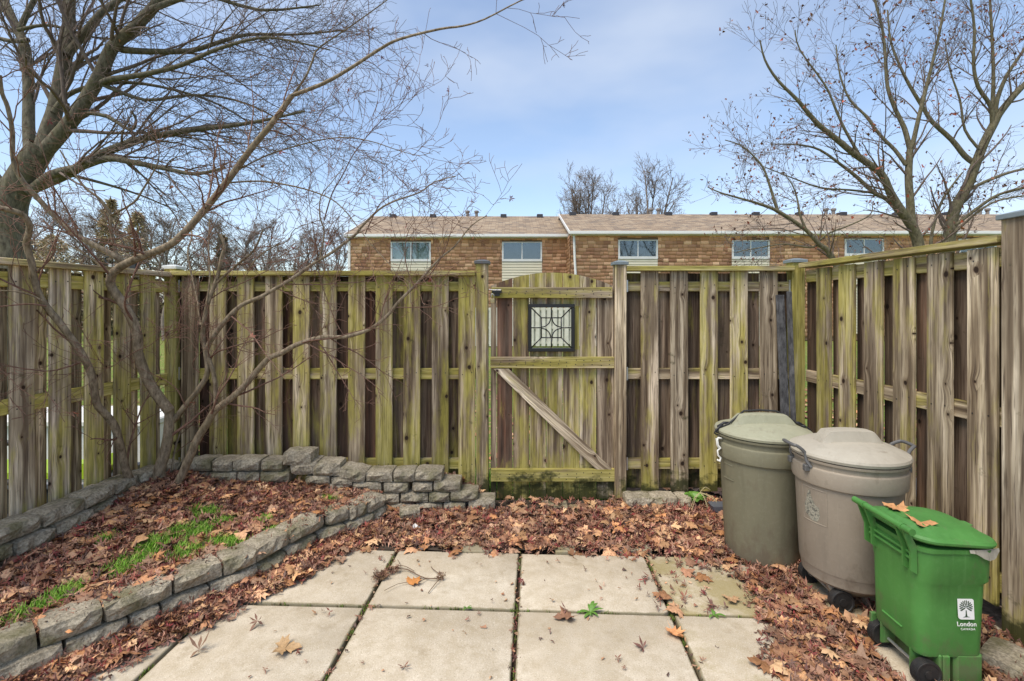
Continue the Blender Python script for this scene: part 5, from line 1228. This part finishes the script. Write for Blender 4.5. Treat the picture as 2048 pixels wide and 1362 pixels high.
# grass tufts in the bed and weeds in joints
def blades(name, x, y, z, h, seed, cols, w=.0016, lean=.5):
    r = np.random.default_rng(seed); n = len(x); a = r.uniform(0, 2*math.pi, n); d = np.stack([np.cos(a), np.sin(a)], 1); hh = r.uniform(.6, 1.2, n)*h; ln = r.uniform(0, lean, n)*hh
    b = np.stack([x, y, z], 1); px_ = np.stack([-d[:, 1], d[:, 0], np.zeros(n)], 1)*w
    m = b+np.concatenate([d*(ln*.35)[:, None], (hh*.6)[:, None]], 1); t = b+np.concatenate([d*ln[:, None], hh[:, None]], 1)
    V = np.stack([b-px_, b+px_, m+px_*.8, m-px_*.8, t], 1).reshape(-1, 3); i = np.arange(n)*5
    f4 = np.stack([i, i+1, i+2, i+3], 1); f3 = np.stack([i+3, i+2, i+4], 1); cc = np.array(cols)[r.integers(0, len(cols), n)]*r.uniform(.7, 1.25, n)[:, None]
    return fastmesh(name, V, [f4, f3], np.repeat(cc, 5, 0))
GRASS = attr_material('grass_blades', .5, 60, .2, .1)
GC = [(.15, .36, .02), (.22, .46, .04), (.30, .50, .07), (.10, .28, .02)]
n = 150000; y = R_.uniform(1.6, 3.4, n); x = R_.uniform(-2.6, -1.1, n); w_ = grass_w(x, y); nzv = np.clip(.62+.55*np.sin(x*61+np.sin(y*43)*2)*np.sin(y*53+x*19), 0, 1); w_ = w_*(.8+.3*np.sin(x*33+3*np.sin(y*21))*np.sin(y*29)); keep = in_bed(x, y) & (R_.random(n) < np.clip(w_*2.3-.6, 0, 1)*nzv)
x, y = x[keep], y[keep]
o = link('grass_patch', blades('grass_patch', x, y, bed_z(x, y)+.006, .036, 3, GC+[(.36, .46, .10), (.28, .34, .10)], .0019, 1.3), GRASS); tag(o, 'bright green moss-like grass tufts among the leaves in the bed', 'grass', kind='stuff')
n = 5000; jl = R_.integers(0, 6, n); t_ = R_.random(n); hor = jl >= 4
x = np.where(hor, -1.3+2.6*t_, .049+(jl-2)*SW+R_.normal(0, .004, n)); y = np.where(hor, 2.985-SD*(jl-3)+R_.normal(0, .004, n), 2.985-1.3*t_); y = np.where(hor, y-.045*(x-.049), y); x = np.where(hor, x, x+.045*(y-2.985))
keep = (np.sin(x*17+y*29)+np.sin(x*41-y*13) > .35); x, y = x[keep], y[keep]
o = link('joint_moss', blades('joint_moss', x, y, np.full(len(x), -.012), .016, 5, [(.10, .17, .02), (.14, .22, .03), (.12, .13, .04), (.16, .11, .06)], .002, 1), GRASS); tag(o, 'green moss and weeds in the joints between the patio slabs', 'moss', kind='stuff')
n = 3000; x = R_.uniform(-.35, .85, n); y = R_.uniform(3.82, 4.4, n)
o = link('lawn_grass', blades('lawn_grass', x, y, np.full(n, -.035), .06, 8, GC, .003, .9), GRASS); tag(o, 'lawn grass behind the gate', 'grass', kind='stuff')
# broad leaf weeds
def weed(label, c, n_, L_, seed, lift=.3, w=.25, stalks=False, nm='weed'):
    rs = random.Random(seed); bm = bmesh.new()
    for k in range(n_):
        a = rs.uniform(0, 6.28) if not isinstance(n_, tuple) else 0; l = L_*rs.uniform(.5, 1); prev = None; d = Vector((math.cos(a), math.sin(a), 0)); s_ = Vector((-d.y, d.x, 0)); lf = rs.uniform(.3, 1)*lift
        for t in np.linspace(0, 1, 6):
            wd = w*l*math.sin(math.pi*min(1, t*.9+.06))*.5; p = Vector(c)+d*l*t+Vector((0, 0, l*lf*math.sin(t*2.4)+.002)); cur = (bm.verts.new(p-s_*wd), bm.verts.new(p+s_*wd))
            if prev: bm.faces.new((prev[0], prev[1], cur[1], cur[0]))
            prev = cur
    o = obj(nm, bm, M.setdefault('weed', simple('weed_leaf', (.11, .24, .035), .5, .4, 60)), None); tag(o, label, 'weed'); return o
weed('flat green dandelion weed in the slab joint right of centre', (.385, 2.395, 0), 14, .075, 1)
weed('tiny green weed in the slab joint left of centre', (-.225, 2.425, 0), 8, .03, 2)
weed('leafy green weed with dry stems beside the far trash can', (gx(1390, 3.66), 3.66, .05), 12, .1, 3, .6, .7)
weed('sparse green weed on the slab near the wheeled bins', (.98, 2.37, 0), 9, .06, 4)
bm = bmesh.new(); rs = random.Random(5)
for k in range(9):
    p = at(1400, 990, 3.6); e_ = p+Vector((rs.uniform(-.1, .18), rs.uniform(-.12, .04), 0)); e_.z = .02+ (.13 if k == 0 else 0)
    add_tube(bm, smoothline([Vector((p.x, p.y, .13)), (Vector((p.x, p.y, .13))+e_)/2+Vector((0, 0, .03)), e_], 3), .0022, 4)
o = obj('dry_stems', bm, simple('dry_grass', (.42, .36, .20), .8), None); tag(o, 'arching dry straw stems rising from the weed by the trash can', 'weed')

# individual fallen leaves
SPEC = [(570, 1300, 0, .15, (.47, .31, .16), 'large tan maple leaf lying flat on the near left slab'),
        (515, 1250, 1, .075, (.24, .13, .09), 'small curled dark leaf on the near left slab above the tan leaf'),
        (398, 1305, 1, .10, (.22, .13, .085), 'thin fingered dark leaf at the lower left slab edge'),
        (828, 1165, 0, .115, (.56, .24, .07), 'orange brown curled leaf beside the fallen twig'),
        (808, 1335, 1, .065, (.25, .12, .08), 'rounded curled brown leaf near the bottom of the centre left slab'),
        (966, 1256, 2, .04, (.42, .22, .13), 'pale brown winged seed on the centre left slab'),
        (1132, 1226, 1, .06, (.24, .12, .10), 'dark purple leaf just below the weed in the joint'),
        (1286, 1298, 1, .085, (.21, .10, .08), 'brown japanese maple leaf on the centre right slab'),
        (1006, 1190, 2, .03, (.40, .20, .11), 'tiny brown leaf on the far centre slab left of the joint'),
        (910, 1115, 1, .055, (.30, .18, .13), 'pale curled leaf close to the leaf carpet on the far slab'),
        (1320, 1200, 1, .07, (.22, .13, .10), 'curled grey brown leaf at the right joint'),
        (1424, 1210, 1, .08, (.19, .10, .08), 'dark fingered leaf on the far right slab'),
        (400, 1180, 0, .11, (.50, .27, .13), 'light brown leaf propped at the inner edge of the curved wall'),
        (985, 1300, 2, .02, (.1, .08, .06), 'dark crumb on the centre left slab'),
        (1175, 1238, 2, .035, (.45, .24, .14), 'orange brown scrap of leaf under the green weed'),
        (1720, 1245, 0, .12, (.34, .20, .12), 'broad brown leaf lying between the wheels of the two wheeled bins')]
for k, (px_, py_, kd, sz, col, lb) in enumerate(SPEC):
    Y = 1462/(py_-HZ); V, f = TEMPL[kd][k % 14]; V = V.copy()*sz; zr = Matrix.Rotation(random.uniform(0, 6.28), 4, 'Z')
    X_ = gx(px_, Y); zz = .004-V[:, 2].min()*.6
    if k == 12: X_, Y, zz = -1.70, 2.42, .19
    V = V*(.72 if kd == 0 else 1)
    me = fastmesh('fallen_leaf', V, f, np.tile(np.array(col)*1.0, (len(V), 1))); me.materials.append(LEAF)
    o = bpy.data.objects.new('fallen_leaf', me); C.objects.link(o); o.location = (X_, Y, zz); o.rotation_euler = (random.uniform(-.1, .1), random.uniform(-.1, .1), random.uniform(0, 6.28)); tag(o, lb, 'leaf', 'single leaves lying on the patio')
for (px_, py_, z, sz, a, lb) in ((1790, 1017, .628, .085, .3, 'orange brown maple leaf on the far part of the green bin lid'), (1842, 1046, .622, .09, 2.4, 'crumpled tan maple leaf on the middle of the green bin lid')):
    Y = (H-z)*F/(py_-HZ); V, f = TEMPL[0][3]; V = V*sz; me = fastmesh('fallen_leaf', V, f, np.tile(np.array((.55, .28, .12)), (len(V), 1))); me.materials.append(LEAF)
    o = bpy.data.objects.new('fallen_leaf', me); C.objects.link(o); o.location = (gx(px_, Y), Y, z+.004); o.rotation_euler = (.1, -.05, a); tag(o, lb, 'leaf', 'leaves on the green bin lid')
# white scrap
Y = 1462/(1067-HZ); V, f = TEMPL[2][2]; me = fastmesh('paper_scrap', V*.07, f, np.tile(np.array((.8, .74, .78)), (len(V), 1))); o = link('paper_scrap', me, M['white']); o.location = (gx(835, Y), Y, .045); tag(o, 'small pinkish white scrap lying on the leaf carpet', 'scrap')
# fallen twig on the slab
def gp(px, py, z=.006): Y = (H-z)*F/(py-HZ); return Vector((gx(px, Y), Y, z))
tw = empty('fallen_twig', (0, 0, 0), 0, 'thin forked dead twig with a clump of debris on the far slab', 'twig')
bm = bmesh.new()
for pl_, r0 in (([(797, 1137), (815, 1139), (832, 1148), (850, 1156), (868, 1157), (882, 1155)], .0028), ([(790, 1138), (797, 1131), (812, 1133), (828, 1142)], .0018), ([(855, 1156), (845, 1160), (838, 1164)], .002), ([(880, 1157), (870, 1168), (856, 1186)], .002), ([(884, 1152), (875, 1145), (866, 1138), (862, 1133)], .002), ([(818, 1164), (795, 1168), (769, 1181)], .0014), ([(800, 1140), (800, 1128), (795, 1119)], .0016)):
    add_tube(bm, smoothline([gp(x, y, .006+.012*random.random()) for x, y in pl_], 2), r0, 5)
obj('stem', bm, simple('twig_brown', (.13, .08, .05), .8), tw)
def clump(cx_, cy_, n_, sp_, sz, col, seed, name='debris'):
    r = np.random.default_rng(seed); c = gp(cx_, cy_); P = np.stack([c.x+r.normal(0, sp_, n_), c.y+r.normal(0, sp_*.8, n_), .004+np.abs(r.normal(0, .012, n_))], 1)
    return link(name, scatter(name, P, np.full(n_, 1), r.uniform(.7, 1.2, n_)*sz, np.full(n_, .9), seed, {0: col, 1: col, 2: col}), LEAF, tw)
for k_, a_ in enumerate([(760, 1156, 60, .022, .035), (778, 1145, 30, .02, .03), (790, 1143, 25, .012, .03), (882, 1158, 26, .012, .025)]):
    clump(*a_, np.array([(.26, .13, .09), (.20, .11, .07), (.30, .19, .10)]), 70+k_)['kind'] = 'stuff'
